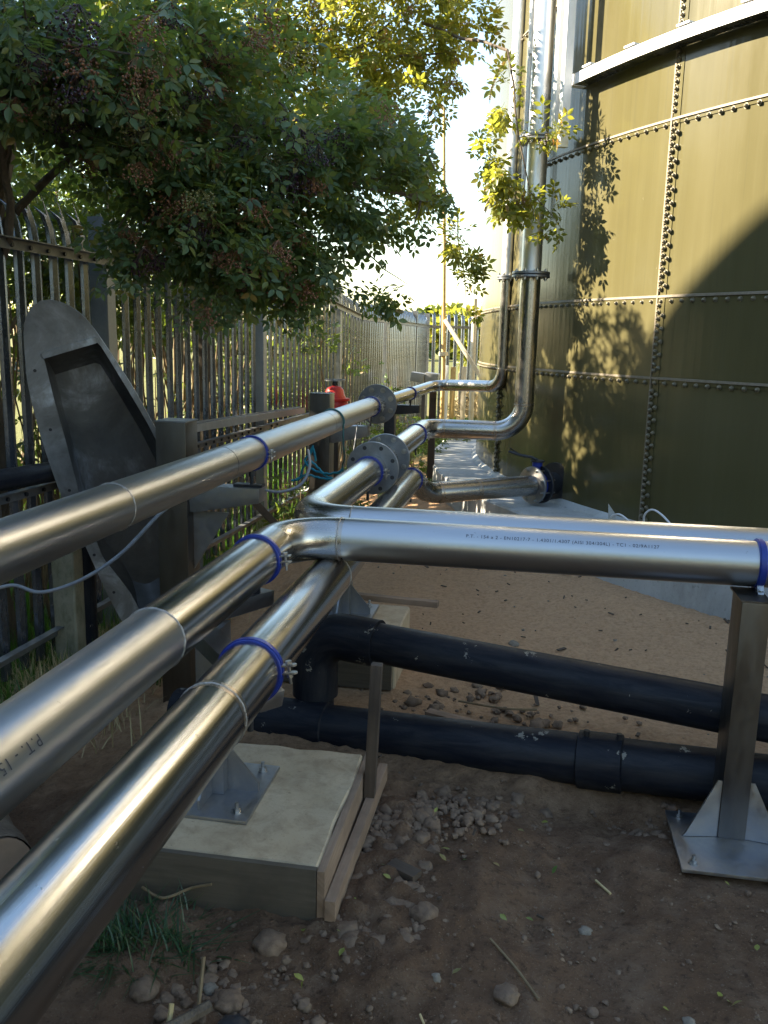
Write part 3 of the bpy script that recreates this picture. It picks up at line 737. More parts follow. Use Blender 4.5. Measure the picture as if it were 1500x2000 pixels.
mb = MB(); mb.beam((-.9, 4.12, CAMZ-.95), (-.66, 4.05, CAMZ-.99), .07, .05); mb.build('arm', M_PLATE, p2, bevel=.003)
# right-hand post
s4 = thing('pipe_support', 'dark steel post with triangular gussets on a bolted base plate at right', 'pipe support', (.745, 2.85, 0))
Tz = CAMZ-.795
mb = MB(); mb.box((.735, 2.785, .006+.02), (.37, .36, .012)); mb.build('base_plate', M_PLATE, s4, bevel=.002)
GP = mb
mb = MB(); mb.box((.742, 2.885, (Tz+.032)/2), (.088, .14, Tz-.032)); mb.build('post', M_BRUSH, s4, bevel=.005)
mb = MB(); mb.box((.79, 2.975, .31), (.05, .012, .56)); mb.build('back_plate', M_BRUSH, s4)
mb = MB(); mb.box((.8, 2.955, Tz-.16), (.026, .06, .22)); mb.build('side_bracket', M_BRUSH, s4, bevel=.002)
mb = MB(); mb.box((.742, 2.90, Tz+.003), (.094, .17, .006)); mb.build('cap', M_BRUSH, s4)
for sx in (-1, 1):
    x0 = .742+sx*.0445
    mb = MB(); mb.prism([(x0, 2.82, .033), (x0+sx*.115, 2.80, .033), (x0+sx*.105, 2.80, .048), (x0+sx*.015, 2.818, .235), (x0, 2.82, .235)], (0, 1, 0), .010); mb.build('gusset', M_PLATE, s4, bevel=.0015)
for sx in (-1, 1):
    for sy in (-1, 1):
        q = V((.735+sx*.145, 2.785+sy*.14, .032)); mb = MB(); mb.ring(q+Z*.0015, Z, .004, .016, .003, 16); mb.hexbolt(q+Z*.003, Z, .011, .010, .016); mb.build('anchor_bolt', M_BOLT, s4)

# ------------------------------------------------------------------ footings, boards, stake
def rough_block(name, x0, x1, y0, y1, z0, z1, m, parent, jit=.008):
    bm = bmesh.new(); bmesh.ops.create_cube(bm, size=1)
    for v in bm.verts: v.co = V(((x0+x1)/2+v.co.x*(x1-x0), (y0+y1)/2+v.co.y*(y1-y0), (z0+z1)/2+v.co.z*(z1-z0)))
    bmesh.ops.bevel(bm, geom=bm.edges[:], offset=.008, segments=1, affect='EDGES')
    bmesh.ops.subdivide_edges(bm, edges=[e for e in bm.edges if e.calc_length() > .1], cuts=14, use_grid_fill=True)
    for v in bm.verts:
        p = v.co*9; edge = 1.0 if abs(v.co.z-z1) < .02 else .4
        v.co += V((noise.noise(p), noise.noise(p+V((5, 5, 5))), .7*noise.noise(p+V((9, 1, 4)))))*jit*edge
    me = bpy.data.meshes.new(name); bm.to_mesh(me); bm.free(); me.shade_smooth(); me.set_sharp_from_angle(angle=radians(35)); me.materials.append(m)
    return link(name, me, parent)
f1 = thing('concrete_footing', 'nearer cream concrete footing still in its plywood and timber formwork', 'footing', (-.9, 2.4, .1), 'concrete footings')
rough_block('block', -1.09, -.505, 2.09, 2.76, -.1, BTZ, M_CONC, f1, .010)
def board(name, p0, p1, w, h, m, parent=None, upv=(0, 0, 1)):
    mb = MB(); mb.beam(p0, p1, w, h, upv); return mb.build(name, m, parent, bevel=.002)
board('plywood_sheet', (-1.10, 2.078, .085), (-.505, 2.078, .085), .018, .30, M_PLY, f1)
board('side_board', (-.492, 2.07, .14), (-.492, 2.80, .14), .022, .185, M_WOOD, f1)
o = board('timber_batten', (-.464, 2.06, .122), (-.452, 2.86, .125), .03, .062, M_WOOD); tag(o, 'pale sawn timber batten nailed along the side of nearer footing', 'timber', 'loose timber')
o = board('timber_stake', (-.470, 2.63, -.15), (-.445, 2.63, CAMZ-1.03), .036, .034, M_WOODD, None, (0, 1, 0)); tag(o, 'dark square timber stake driven upright beside nearer footing', 'stake')
f2 = thing('concrete_footing', 'farther small concrete footing behind the black elbow', 'footing', (-.85, 4.1, .1), 'concrete footings')
rough_block('block', -1.25, -.565, 3.86, 4.36, -.1, .28, M_CONC, f2, .006)
board('side_board', (-1.25, 3.845, .13), (-.58, 3.845, .13), .02, .22, M_PLY, f2)
o = board('timber_plank', (-.99, 4.42, .30), (-.42, 4.36, .30), .045, .03, M_WOOD); tag(o, 'thin timber plank lying across behind the farther footing', 'timber', 'loose timber')
o = board('timber_plank', (-.38, 3.62, .02), (.14, 3.42, .02), .05, .035, M_WOOD); tag(o, 'timber plank lying on soil between the two black pipes', 'timber', 'loose timber')

# ------------------------------------------------------------------ black pipes
U = thing('black_pipe', 'upper black plastic pipe with thick elbow rising above the lower one', 'pipe', (-.6, 3.4, .4), 'black plastic pipes')
u0 = V((-.585, 3.42, CAMZ-1.245)); u1 = V((2.8, 2.60, CAMZ-1.33)); ud = (u1-u0).normalized(); RU = .084
ecn = V((-.86, 3.485, CAMZ-1.24))
ep = arc(ecn, V((0, 0, 1)), ud, .14, 12)
mb = MB(); mb.tube([u0-ud*.1, u0.lerp(u1, .3), u0.lerp(u1, .6), u1], RU, 40); mb.build('straight_section', M_HDPE, U, True)
mb = MB(); mb.tube([ep[0]-Z*.14]+ep+[ep[-1]+ud*.15], RU+.015, 40); mb.build('elbow', M_HDPE, U, True, angle=50)
mb = MB(); mb.tube([ep[0]-Z*.10, V((ecn.x, ecn.y, .0))], RU-.002, 36); mb.build('drop_section', M_HDPE, U, True)
Lp = thing('black_pipe', 'lower black plastic pipe lying on the soil with a coupling sleeve', 'pipe', (-.5, 3.3, .05), 'black plastic pipes')
l0 = V((-1.5, 3.50, CAMZ-1.665)); l1 = V((.72, 3.10, CAMZ-1.535)); ldn = (l1-l0).normalized(); l2 = l1+ldn*2.2; RL = .097
lp = lambda x: l0+ldn*((x-l0.x)/ldn.x)
mb = MB(); mb.tube([l0, lp(-.5), lp(0), lp(.5), l2], RL, 40); mb.build('straight_section', M_HDPE, Lp, True)
mb = MB(); mb.lathe([(-.16, RL), (-.155, RL+.008), (.155, RL+.008), (.16, RL)], lp(-.93), ldn, 40, True); mb.build('tee_sleeve', M_HDPE, Lp, True, angle=30)
cs = lp(.335)
mb = MB(); mb.lathe([(-.085, RL), (-.08, RL+.012), (.08, RL+.012), (.085, RL)], cs, ldn, 40, True); mb.build('coupling_sleeve', M_HDPE, Lp, True, angle=30)
for s in (-1, 1):
    mb = MB(); q = cs+ldn*s*.06+V((0, -.02, RL+.01)); mb.tube([q, q+Z*.022], .011, 12); mb.build('fusion_terminal', M_BLACKIRON, Lp)

# ------------------------------------------------------------------ fence
def fx(y): return -2.649+.0359*y
FA = atan2(.99936, .0359)
fence = thing('palisade_fence', 'tall galvanised palisade fence of pointed steel pales running into the distance', 'fence', (fx(8), 8, -.2))
def make_pale():
    mb = MB(); zs = [(.0, 1, 0), (.8, 1, 0), (1.6, 1, 0), (2.18, 1, 0), (2.27, 1.0, .012), (2.34, .95, .035)]
    prof = [(-.037, .018), (-.029, .003), (-.012, -.003), (0, -.007), (.012, -.003), (.029, .003), (.037, .018)]
    th = .0028; n = len(prof); vs = []
    for (z, sc, off) in zs:
        for (x, y) in prof: vs.append((x*sc, y+off, z))
        for (x, y) in prof: vs.append((x*sc, y+off+th, z))
    fs = []; m = 2*n
    for k in range(len(zs)-1):
        a, b = k*m, (k+1)*m
        for i in range(n-1):
            fs.append((a+i, a+i+1, b+i+1, b+i)); fs.append((a+n+i+1, a+n+i, b+n+i, b+n+i+1))
        fs.append((a+n, a, b, b+n)); fs.append((a+n-1, a+2*n-1, b+2*n-1, b+n-1))
    # three curled points: two outer ones splay outward, the middle one leans out
    k = (len(zs)-1)*m; z = 2.34
    def tip(i0, i1, p):
        q = len(vs); vs.append(p); vs.append((p[0], p[1]+th, p[2]))
        for i in range(i0, i1):
            fs.append((k+i, k+i+1, q)); fs.append((k+n+i+1, k+n+i, q+1))
        fs.append((k+i0, q, q+1, k+n+i0)); fs.append((q, k+i1, k+n+i1, q+1))
    tip(0, 2, (-.052, .085, 2.385)); tip(2, 4, (0, .07, 2.45)); tip(4, 6, (.052, .085, 2.385))
    mb.add(vs, fs)
    return mb.build('pale', M_GALV, fence, True, angle=28)
pale0 = make_pale()
ORI = Matrix.Rotation(FA, 4, 'Z')          # local x along the fence, local +y away from the yard (towards -X)
posts = [-.55, 2.2, 4.95, 7.67, 10.4, 13.15, 15.9, 17.3]
def drop(y): return -.14*sstep(9.5, 11.5, y)
def lean(y): return radians(3.2)*math.exp(-((y-11.8)/1.5)**2)
cnt = 0; y = -.9
place = []
while y < 17.3:
    if min(abs(y-p) for p in posts) > .075: place.append(y)
    y += .152
for i, y in enumerate(place):
    Mx = Matrix.Translation((fx(y)-.03, y, -.09+drop(y)+random.uniform(-.006, .006))) @ ORI @ Matrix.Rotation(lean(y)+random.uniform(-.004, .004), 4, 'Y') @ Matrix.Rotation(random.uniform(-.02, .02), 4, 'Z')
    if i == 0: pale0.matrix_basis = Mx
    else: copyobj(pale0, fence, Mx)
# return panel closing the far end towards the tank
cx0 = V((fx(17.3), 17.3, 0)); cdv = V((cos(radians(27)), sin(radians(27)), 0))
ORI2 = Matrix.Rotation(radians(27), 4, 'Z')
for i in range(20):
    p = cx0+cdv*(.1+i*.152)
    copyobj(pale0, fence, Matrix.Translation(p+V((0, .03, -.2))) @ ORI2 @ Matrix.Rotation(random.uniform(-.05, .05), 4, 'Z'))
for zr in (2.06, .85, .05):
    pts = [(-1.0), 4.95, 9.6, 11.4, 17.3]
    for a, b in zip(pts[:-1], pts[1:]):
        mb = MB(); pA = V((fx(a)+.01, a, zr+drop(a))); pB = V((fx(b)+.01, b, zr+drop(b)))
        mb.beam(pA-Z*.0+V((.006, 0, 0)), pB+V((.006, 0, 0)), .006, .05); mb.beam(pA+V((.028, 0, .025)), pB+V((.028, 0, .025)), .045, .006)
        mb.build('rail', M_RAIL, fence)
    mb = MB(); mb.beam(cx0+Z*(zr-.14)-V((0, .02, 0)), cx0+cdv*3.1+Z*(zr-.14)-V((0, .02, 0)), .02, .05); mb.build('rail', M_RAIL, fence)
rb = MB()
for y in place:
    if y > 8: break
    for zr in (2.06, .85):
        p = V((fx(y)+.02, y, zr-.005)); rb.tube([p, p+V((.012, 0, 0))], .011, 6)
o = rb.build('rail_bolts', M_BLACKIRON, fence); tag(o, kind='stuff')
for y in posts:
    mb = MB(); x = fx(y)-.012; d = drop(y)
    mb.box((x, y, 1.06+d), (.012, .10, 2.5)); mb.box((x-.05, y-.048, 1.06+d), (.10, .008, 2.5)); mb.box((x-.05, y+.048, 1.06+d), (.10, .008, 2.5))
    po = mb.build('post', M_GALVP, fence)
    if 12 < y < 14: po.rotation_euler = (0, 0, 0)

# ------------------------------------------------------------------ leaning steel trough
TS = .92
TO, TW, TE, TN = V((-2.213*TS, 4.6*TS, CAMZ-1.744*TS)), V((.9269, .329, .1806)), V((-.1165, -.2052, .9718)), V((.3568, -.9217, -.1519))
T_OUT = [(-0.186, 1.716), (-0.159, 1.843), (-0.111, 1.927), (-0.051, 1.961), (0.012, 1.959), (0.068, 1.933), (0.122, 1.89), (0.168, 1.817), (0.209, 1.718), (0.257, 1.587), (0.313, 1.425), (0.365, 1.229), (0.428, 1.01), (0.473, 0.817), (0.491, 0.625), (0.47, 0.435), (0.408, 0.12), (0.308, -0.14), (0.204, -0.23), (0.097, -0.24), (-0.0, -0.12), (-0.063, 0.08), (-0.092, 0.211), (-0.119, 0.367), (-0.145, 0.552), (-0.171, 0.731), (-0.203, 0.877), (-0.214, 1.045), (-0.222, 1.222), (-0.222, 1.421), (-0.211, 1.585)]
T_INN = [(-0.101, 1.686), (0.184, 1.722), (0.222, 1.607), (0.276, 1.44), (0.338, 1.234), (0.388, 1.018), (0.418, 0.828), (0.423, 0.607), (0.396, 0.418), (0.334, 0.265), (0.243, 0.15), (0.13, 0.108), (0.042, 0.156), (0.018, 0.269), (-0.023, 0.379), (-0.081, 0.522), (-0.098, 0.732), (-0.111, 0.946), (-0.106, 1.2), (-0.107, 1.456)]
def resample(loop, n):
    L = [0.0]; m = len(loop)
    for i in range(m): a, b = loop[i], loop[(i+1) % m]; L.append(L[-1]+hypot(b[0]-a[0], b[1]-a[1]))
    out = []
    for k in range(n):
        t = L[-1]*k/n; i = max(j for j in range(m) if L[j] <= t+1e-9); f = (t-L[i])/(L[i+1]-L[i])
        a, b = loop[i], loop[(i+1) % m]; out.append((a[0]+(b[0]-a[0])*f, a[1]+(b[1]-a[1])*f))
    return out
tro = thing('steel_trough', 'upended grey steel trough with broad rounded flange leaning against the fence', 'trough', (-2.03, 4.25, -.15))
t3 = lambda q, d=0.0: TO+TW*q[0]*TS+TE*q[1]*TS+TN*d
def trough():
    n = 96; A_ = resample(T_OUT, n)
    # match the inner loop to the outer one by direction from the middle
    I_ = resample(T_INN, 400); c = (.12, .9); B_ = []
    dirs = [atan2((q[0]-c[0])*2.2, q[1]-c[1]) for q in I_]
    for q in A_:
        a = atan2((q[0]-c[0])*2.2, q[1]-c[1]); k = min(range(400), key=lambda j: abs((dirs[j]-a+pi) % (2*pi)-pi)); B_.append(I_[k])
    mb = MB(); loops = [[t3(q) for q in A_], [t3(q) for q in B_], [t3(q, -.012) for q in A_], [t3(q, -.012) for q in B_]]
    vs = sum(loops, []); fs = []
    for i in range(n):
        j = (i+1) % n
        fs += [(i, j, n+j, n+i), (2*n+j, 2*n+i, 3*n+i, 3*n+j), (i, 2*n+i, 2*n+j, j)]
    mb.add(vs, fs); mb.build('trough_flange', M_TRIM, tro, True, angle=25)
    cin = (.17, .85); N2 = len(T_INN)*3; In = resample(T_INN, 84); n = 84
    mb = MB(); dep = .17
    def sh(q, s): return (cin[0]+(q[0]-cin[0])*s-.28*(1-s), cin[1]+(q[1]-cin[1])*s)
    L0 = [t3((cin[0]+(q[0]-cin[0])*1.05, cin[1]+(q[1]-cin[1])*1.03), -.013) for q in In]; L1 = [t3(sh(q, .93), -dep*.6) for q in In]; L2 = [t3(sh(q, .84), -dep) for q in In]
    L3 = [t3(q, -.012) for q in In]
    vs = L0+L1+L2+[t3(cin, -dep*1.02)]; fs = []
    for i in range(n):
        j = (i+1) % n
        fs += [(i, j, n+j, n+i), (n+i, n+j, 2*n+j, 2*n+i), (2*n+i, 2*n+j, 3*n)]
    mb.add(vs, fs); mb.build('trough_body', M_TROUGH, tro, True, angle=35)
    for q in ((-.16, 1.62), (-.165, 1.3), (-.155, .95), (-.12, .55), (-.07, .3), (.36, 1.05)):
        mb = MB(); mb.tube([t3(q, -.001), t3(q, .0012)], .008, 12); mb.build('bolt_hole', M_BLACKIRON, tro)
    mb = MB(); a, b = (-.101, 1.69), (.184, 1.727); mb.beam(t3(a, .006), t3(b, .006), .03, .014, TN); mb.build('lip', M_TRIM, tro, bevel=.003)
def mat_trough():
    t = NT('worn trough steel with recess shade'); ob = t.tex('Object')
    n = t.noise(ob, 2.3, 6, .65, .5); n2 = t.noise(t.mapping(ob, (1, 1, .3)), 26, 5, .7); n3 = t.noise(ob, 60, 4, .7)
    c = t.mix(t.rng(n, .35, .65, 0, 1), (.10, .098, .097), (.19, .188, .185))  # recess shade put into the base colour, darker than the flange
    c = t.mix(t.math('MULTIPLY', t.rng(n, .53, .66, 0, 1), t.rng(n2, .4, .65, .1, .75)), c, (.48, .50, .54))
    c = t.mix(t.rng(n3, .58, .75, 0, .35), c, (.13, .085, .05))
    t.bsdf(c, t.rng(n2, .3, .7, .42, .6), .75, t.bump(n3, .12, .003)); return t.m
M_TROUGH = mat_trough()
def mat_rim():
    t = NT('worn pale trough flange'); ob = t.tex('Object')
    n = t.noise(ob, 3.1, 6, .65, .6); n2 = t.noise(t.mapping(ob, (1, 1, .4)), 22, 5, .7); n3 = t.noise(ob, 60, 4, .7)
    c = t.mix(t.rng(n, .38, .62, 0, 1), (.17, .165, .16), (.34, .34, .34))
    c = t.mix(t.math('MULTIPLY', t.rng(n, .5, .62, 0, 1), t.rng(n2, .42, .62, 0, .85)), c, (.55, .58, .63))
    c = t.mix(t.rng(n3, .58, .75, 0, .4), c, (.16, .11, .07))
    t.bsdf(c, t.rng(n2, .3, .7, .45, .65), .55, t.bump(n3, .15, .003)); return t.m
M_TRIM = mat_rim(); trough()

# ------------------------------------------------------------------ things along the fence
o = thing('drain_pipe', 'black drain pipe running low along the fence and turning down into the ground', 'pipe', (-2.4, 4, 0))
mb = MB(); path = [V((-2.60, .2, CAMZ-.66)), V((-2.44, 3.4, CAMZ-.675)), V((-2.40, 4.05, CAMZ-.70))]+arc((-2.385, 4.34, CAMZ-.715), (.05, 1, -.03), (0, 0, -1), .13, 8)[0:]+[V((-2.385, 4.34, -.3))]
mb.tube(path, .052, 24); mb.build('pipe_run', M_HDPE, o, True)
mb = MB(); mb.tube([V((-2.385, 4.34, .50)), V((-2.385, 4.34, .60))], .06, 24); mb.build('collar', M_HDPE, o, True, angle=40)
o = rough_block('concrete_post', -2.50, -2.37, 4.18, 4.29, -.4, .72, M_OLDCONC, None, .008); tag(o, 'short mossy concrete post beside the black drain at the fence', 'post')
for (pts, lab) in (([(-2.03, 2.9, .665), (-1.96, 3.0, .675), (-1.84, 3.0, .655), (-1.70, 3.05, .70), (-1.56, 3.12, .80), (-1.42, 3.2, .96), (-1.34, 3.3, 1.02)], 'grey cable drooping under the upper pipe in front of the trough'),
                   ([(-1.30, 3.97, .955), (-1.27, 4.0, .93), (-1.20, 4.1, .90), (-1.12, 4.2, .925), (-1.10, 4.3, 1.0), (-1.16, 4.5, 1.06)], 'grey cable looping from the first arm under the upper pipe')):
    P = [V(p) for p in pts]; sm = []
    for i in range(len(P)-1):
        p0, p1, p2, p3 = P[max(i-1, 0)], P[i], P[i+1], P[min(i+2, len(P)-1)]
        for k in range(8):
            u = k/8; sm.append(.5*((2*p1)+(p2-p0)*u+(2*p0-5*p1+4*p2-p3)*u*u+(3*p1-p0-3*p2+p3)*u**3))
    sm.append(P[-1]); mb = MB(); mb.tube(sm,   .0075 if 'droop' in lab else .0075, 12)
    o = mb.build('cable', M_CABLE, None, True); tag(o, lab, 'cable')
def spline(pts, k=8):
    P = [V(p) for p in pts]; sm = []
    for i in range(len(P)-1):
        p0, p1, p2, p3 = P[max(i-1, 0)], P[i], P[i+1], P[min(i+2, len(P)-1)]
        for q in range(k):
            u = q/k; sm.append(.5*((2*p1)+(p2-p0)*u+(2*p0-5*p1+4*p2-p3)*u*u+(3*p1-p0-3*p2+p3)*u**3))
    return sm+[P[-1]]
# old grey cable tray on the middle rail
o = thing('cable_tray', 'old grey perforated cable tray lying along the middle fence rail', 'cable tray', (-2.25, 7, .95))
mb = MB(); a, b = V((fx(5.6)+.12, 5.6, 1.0)), V((fx(8.3)+.12, 8.3, .93))
mb.beam(a, b, .11, .006); mb.build('tray_floor', M_RAIL, o)
for s in (-1, 1):
    mb = MB(); mb.beam(a+V((s*.056, 0, .025)), b+V((s*.056, 0, .025)), .005, .055); mb.build('tray_side', M_GALVP, o)
mb = MB(); mb.tube(spline([a+V((.0, 0, .03)), a.lerp(b, .3)+V((.02, 0, .05)), a.lerp(b, .6)+V((-.02, 0, .04)), b+V((0, 0, .05))]), .012, 8); mb.build('tray_cable', M_BLACKIRON, o, True)
o = board('timber_brace', (-1.95, 5.7, .62), (-1.62, 5.9, .20), .05, .05, M_WOODD); tag(o, 'dark diagonal timber brace by the fence below the upper pipe', 'timber')
# rope and cord
cord = MB(); pth = []
for k in range(15):
    th = pi*(1.25-1.35*k/14); pth.append(V((AX+(R+.005)*cos(th), 5.62+.0*k, AZ+(R+.005)*sin(th))))
pth += [V((AX+.078, 5.62, AZ-.12)), V((AX+.07, 5.7, AZ-.26)), V((-1.24, 5.75, CAMZ-.85)), V((-1.21, 5.72, CAMZ-.95)), V((-1.17, 5.65, CAMZ-1.13))]
cord.tube(spline(pth, 4), .006, 8); o = cord.build('cord', M_CORD, None, True); tag(o, 'dark green cord looped over the upper pipe and hanging down', 'cord')
o = thing('rope', 'bright blue rope knotted to the hanging cord, with frayed loose ends', 'rope', (-1.4, 5.9, .75))
for nm, pts in (('rope_strand', [(-1.25, 5.76, .76), (-1.36, 5.82, .73), (-1.48, 5.88, .745), (-1.55, 5.92, .80), (-1.50, 5.9, .86), (-1.49, 5.9, .90), (-1.51, 5.9, .84)]),
                ('rope_strand', [(-1.25, 5.77, .72), (-1.33, 5.8, .695), (-1.44, 5.86, .695), (-1.54, 5.92, .70), (-1.60, 5.95, .66), (-1.66, 5.97, .645)]),
                ('rope_strand', [(-1.53, 5.92, .79), (-1.57, 5.94, .74), (-1.59, 5.95, .68), (-1.63, 5.96, .65)]),
                ('rope_strand', [(-1.30, 5.8, .70), (-1.37, 5.83, .71), (-1.43, 5.86, .755), (-1.50, 5.9, .80), (-1.54, 5.92, .78)]),
                ('rope_strand', [(-1.24, 5.76, .78), (-1.27, 5.78, .74), (-1.25, 5.78, .69), (-1.22, 5.76, .72), (-1.24, 5.75, .78)]),
                ('rope_strand', [(-1.49, 5.9, .91), (-1.475, 5.9, .86), (-1.465, 5.9, .80)]), ('rope_strand', [(-1.44, 5.9, .58), (-1.42, 5.88, .62), (-1.35, 5.85, .65)])):
    mb = MB(); mb.tube([p+V((0, 0, .003*sin(i*1.9))) for i, p in enumerate(spline(pts, 7))], .008, 8); mb.build(nm, M_ROPE, o, True)
# thin wire from second arm
mb = MB(); mb.tube(spline([(-1.40, 7.05, CAMZ-.70), (-1.41, 7.0, CAMZ-.85), (-1.44, 6.95, CAMZ-1.1)]), .006, 8); o = mb.build('wire', M_CABLE, None, True); tag(o, 'thin grey wire hanging from the arm near the red valve', 'wire')
# red hydrant valve
hy = thing('hydrant_valve', 'bright red hydrant valve with grey handwheel behind the upper pipe', 'hydrant', (-1.90, 8.4, .8))
h0 = V((-1.90, 8.4, 0))
mb = MB(); mb.lathe([(.70, .0001), (.70, .058), (.78, .06), (.84, .085), (.92, .13), (.985, .135), (1.06, .13), (1.10, .10), (1.16, .085), (1.19, .06), (1.20, .0001)], h0, Z, 32, False); mb.build('valve_body', M_RED, hy, True, angle=50)
mb = MB(); mb.ring(h0+Z*1.065, Z, .05, .15, .022, 32); mb.build('bonnet_flange', M_RED, hy, True, angle=30)
mb = MB(); e = V((.80, -.6, 0)).normalized(); mb.tube([h0+Z*.95, h0+Z*.95+e*.15, h0+Z*.95+e*.152, h0+Z*.95+e*.185, h0+Z*.95+e*.187, h0+Z*.93+e*.215], [.065, .062, .085, .085, .06, .05], 20); mb.build('outlet', M_RED, hy, True, angle=35)
mb = MB(); mb.tube([h0+Z*1.2, h0+Z*1.245], [.034, .03], 12); mb.build('spindle', M_BLACKIRON, hy, True)
mb = MB(); mb.ring(h0+Z*1.252, Z, .088, .104, .016, 32)
for k in range(4): mb.beam(h0+Z*1.252, h0+Z*1.252+V((cos(k*pi/2+.3), sin(k*pi/2+.3), 0))*.09, .014, .01)
mb.build('handwheel', M_GALVP, hy, True, angle=30)
mb = MB(); mb.tube([h0-Z*.2, h0+Z*.72], .045, 20); mb.build('standpipe', M_BLACKIRON, hy, True)
# second black leg, small kerb stones on a stand
o = thing('equipment_box', 'small twin lidded grey box on a dark leg by the far fence', 'box', (-1.55, 12.6, .2))
for i in range(2):
    mb = MB(); mb.box((-1.62+i*.20, 12.6+i*.04, 1.13), (.19, .26, .13), Matrix.Rotation(.12, 3, 'Y')); mb.build('box_body', M_GALVP, o, bevel=.01)
mb = MB(); mb.box((-1.54, 12.65, .6), (.05, .05, .95)); mb.build('leg', M_BLACKIRON, o)
o = rough_block('timber_post', -1.03, -.96, 8.94, 9.01, -.2, CAMZ-.51, M_WOODD, None, .003); tag(o, 'square brown timber post propping the far bend of the upper pipe', 'post')
# yellow pole, brace, short yellow posts
o = thing('braced_pole', 'tall yellow pole with bleached diagonal brace standing by the far fence', 'pole', (-1.40, 14, .1))
mb = MB(); mb.tube([V((-1.395, 14, -.1)), V((-1.40, 14, 1.2)), V((-1.45, 14, 3.0)), V((-1.53, 14, 5.1))], [.04, .034, .028, .022], 12); mb.build('pole', M_YWOOD, o, True)
mb = MB(); mb.beam((-1.40, 13.94, 1.98), (-.70, 13.8, .98), .05, .06); mb.build('brace', M_PALEWOOD, o, bevel=.004)
mb = MB(); mb.ring((-1.405, 14, 1.45), Z, .045, .075, .06, 16); mb.build('pole_collar', M_PALEWOOD, o)
o = thing('braced_pole', 'second bleached pole with brace, half hidden behind the tank edge', 'pole', (-1.05, 16, .1))
mb = MB(); mb.tube([V((-1.06, 16, -.1)), V((-1.08, 16, 2.4))], .045, 12); mb.build('pole', M_PALEWOOD, o, True)
mb = MB(); mb.beam((-1.08, 15.95, 2.2), (-.5, 15.9, 1.5), .05, .06); mb.build('brace', M_PALEWOOD, o, bevel=.004)
for i, (x, y, h, m, lab) in enumerate(((-1.33, 15.0, 1.12, M_YWOOD, 'short yellow post with a flat top right of the tall pole'), (-1.17, 15.3, 1.12, M_PALEWOOD, 'short weathered post farther right of the yellow one'), (-1.42, 14.6, 1.15, M_WHITE, 'short white capped marker post against the far fence'))):
    mb = MB(); mb.box((x, y, h/2), (.085, .085, h+.2)); o = mb.build('marker_post', m, None, bevel=.006); tag(o, lab, 'post')
# white vertical trunking and thin conduit by the risers
o = thing('cable_trunking', 'white vertical cable trunking fixed to the tank beside the larger riser', 'trunking', (.10, 6.93, 3))
p = tp(radians(-150.4), 0, TR+.20); mb = MB(); mb.box((p.x, p.y, (CAMZ+1.40+6.2)/2), (.065, .05, 6.2-CAMZ-1.40), Matrix.Rotation(radians(27), 3, 'Z')); mb.build('trunking_body', M_WHITE, o, bevel=.004)
p = tp(radians(-151.35), 0, TR+.20); mb = MB(); mb.box((p.x, p.y, (CAMZ+1.46+6.2)/2), (.05, .05, 6.2-CAMZ-1.46), Matrix.Rotation(radians(27), 3, 'Z')); mb.build('trunking_body', M_WHITE, o, bevel=.004)
o = thing('conduit', 'thin white conduit rising between the two riser pipes', 'conduit', (-.14, 7.6, 3))
mb = MB(); mb.tube([V((-.155, 7.55, CAMZ+1.0)), V((-.155, 7.55, 6.3))], .018, 16); mb.build('conduit_tube', M_WHITE, o, True)
mb = MB(); mb.box((-.115, 7.52, CAMZ+2.25), (.09, .04, .03)); mb.build('bracket', M_WHITE, o)
# white cables and flat blade at the plinth edge
for pts, lab in (([(.60, 6.1, .41), (.57, 5.95, .50), (.62, 5.8, .555), (.70, 5.65, .50), (.75, 5.5, .40)], 'low white cable loop lying on the plinth edge'),
                 ([(.80, 5.85, .42), (.765, 5.75, .56), (.81, 5.65, .625), (.90, 5.5, .56), (.99, 5.35, .40)], 'tall white cable loop at the foot of the tank seam'),
                 ([(.78, 5.75, .42), (.84, 5.65, .53), (.91, 5.5, .52), (.98, 5.3, .38)], 'middle white cable loop beside the tall one')):
    mb = MB(); mb.tube(spline(pts), .0065, 8); o = mb.build('cable', M_WCABLE, None, True); tag(o, lab, 'cable')
mb = MB(); q = V((.55, 5.92, .394)); mb.prism([q, q+V((.075, 0, 0)), q+V((.07, 0, .09)), q+V((.045, 0, .15)), q+V((0, 0, .21)), q+V((.008, 0, .10))], (0, 1, 0), .004); o = mb.build('slate_shard', M_PLINTH); tag(o, 'pale pointed shard standing on the plinth behind the crossing pipes', 'shard')

# ------------------------------------------------------------------ vegetation
LEAFLET = [(0, 0, 0), (-.24, .32, .05), (.24, .32, .05), (-.22, .62, .04), (.22, .62, .04), (0, 1, -.06), (0, .34, -.03), (0, .64, -.03)]
LF = [(0, 6, 1), (0, 2, 6), (1, 6, 7, 3), (6, 2, 4, 7), (3, 7, 5), (7, 4, 5)]
def leaf_template(L=.068, n=5):
    vs = []; fs = []
    spec = [(0, .10, 1.1)]
    for k in range((n-1)//2): spec += [(1, .095-.045*k, 1.0-.06*k), (-1, .095-.045*k, 1.0-.06*k)]
    for (s, y0, sc) in spec:
        a = -s*radians(62); k = len(vs)
        for (x, y, z) in LEAFLET:
            x, y, z = x*L*sc, y*L*sc, z*L*sc
            vs.append((x*cos(a)-y*sin(a)+s*.006, x*sin(a)+y*cos(a)+y0, z-.35*max(0, (y*(.25 if s else .5)))))
        fs += [tuple(i+k for i in f) for f in LF]
    k = len(vs); vs += [(-.0014, 0, 0), (.0014, 0, 0), (.001, .105, 0), (-.001, .105, 0)]; fs.append((k, k+1, k+2, k+3))
    return np.array(vs), fs
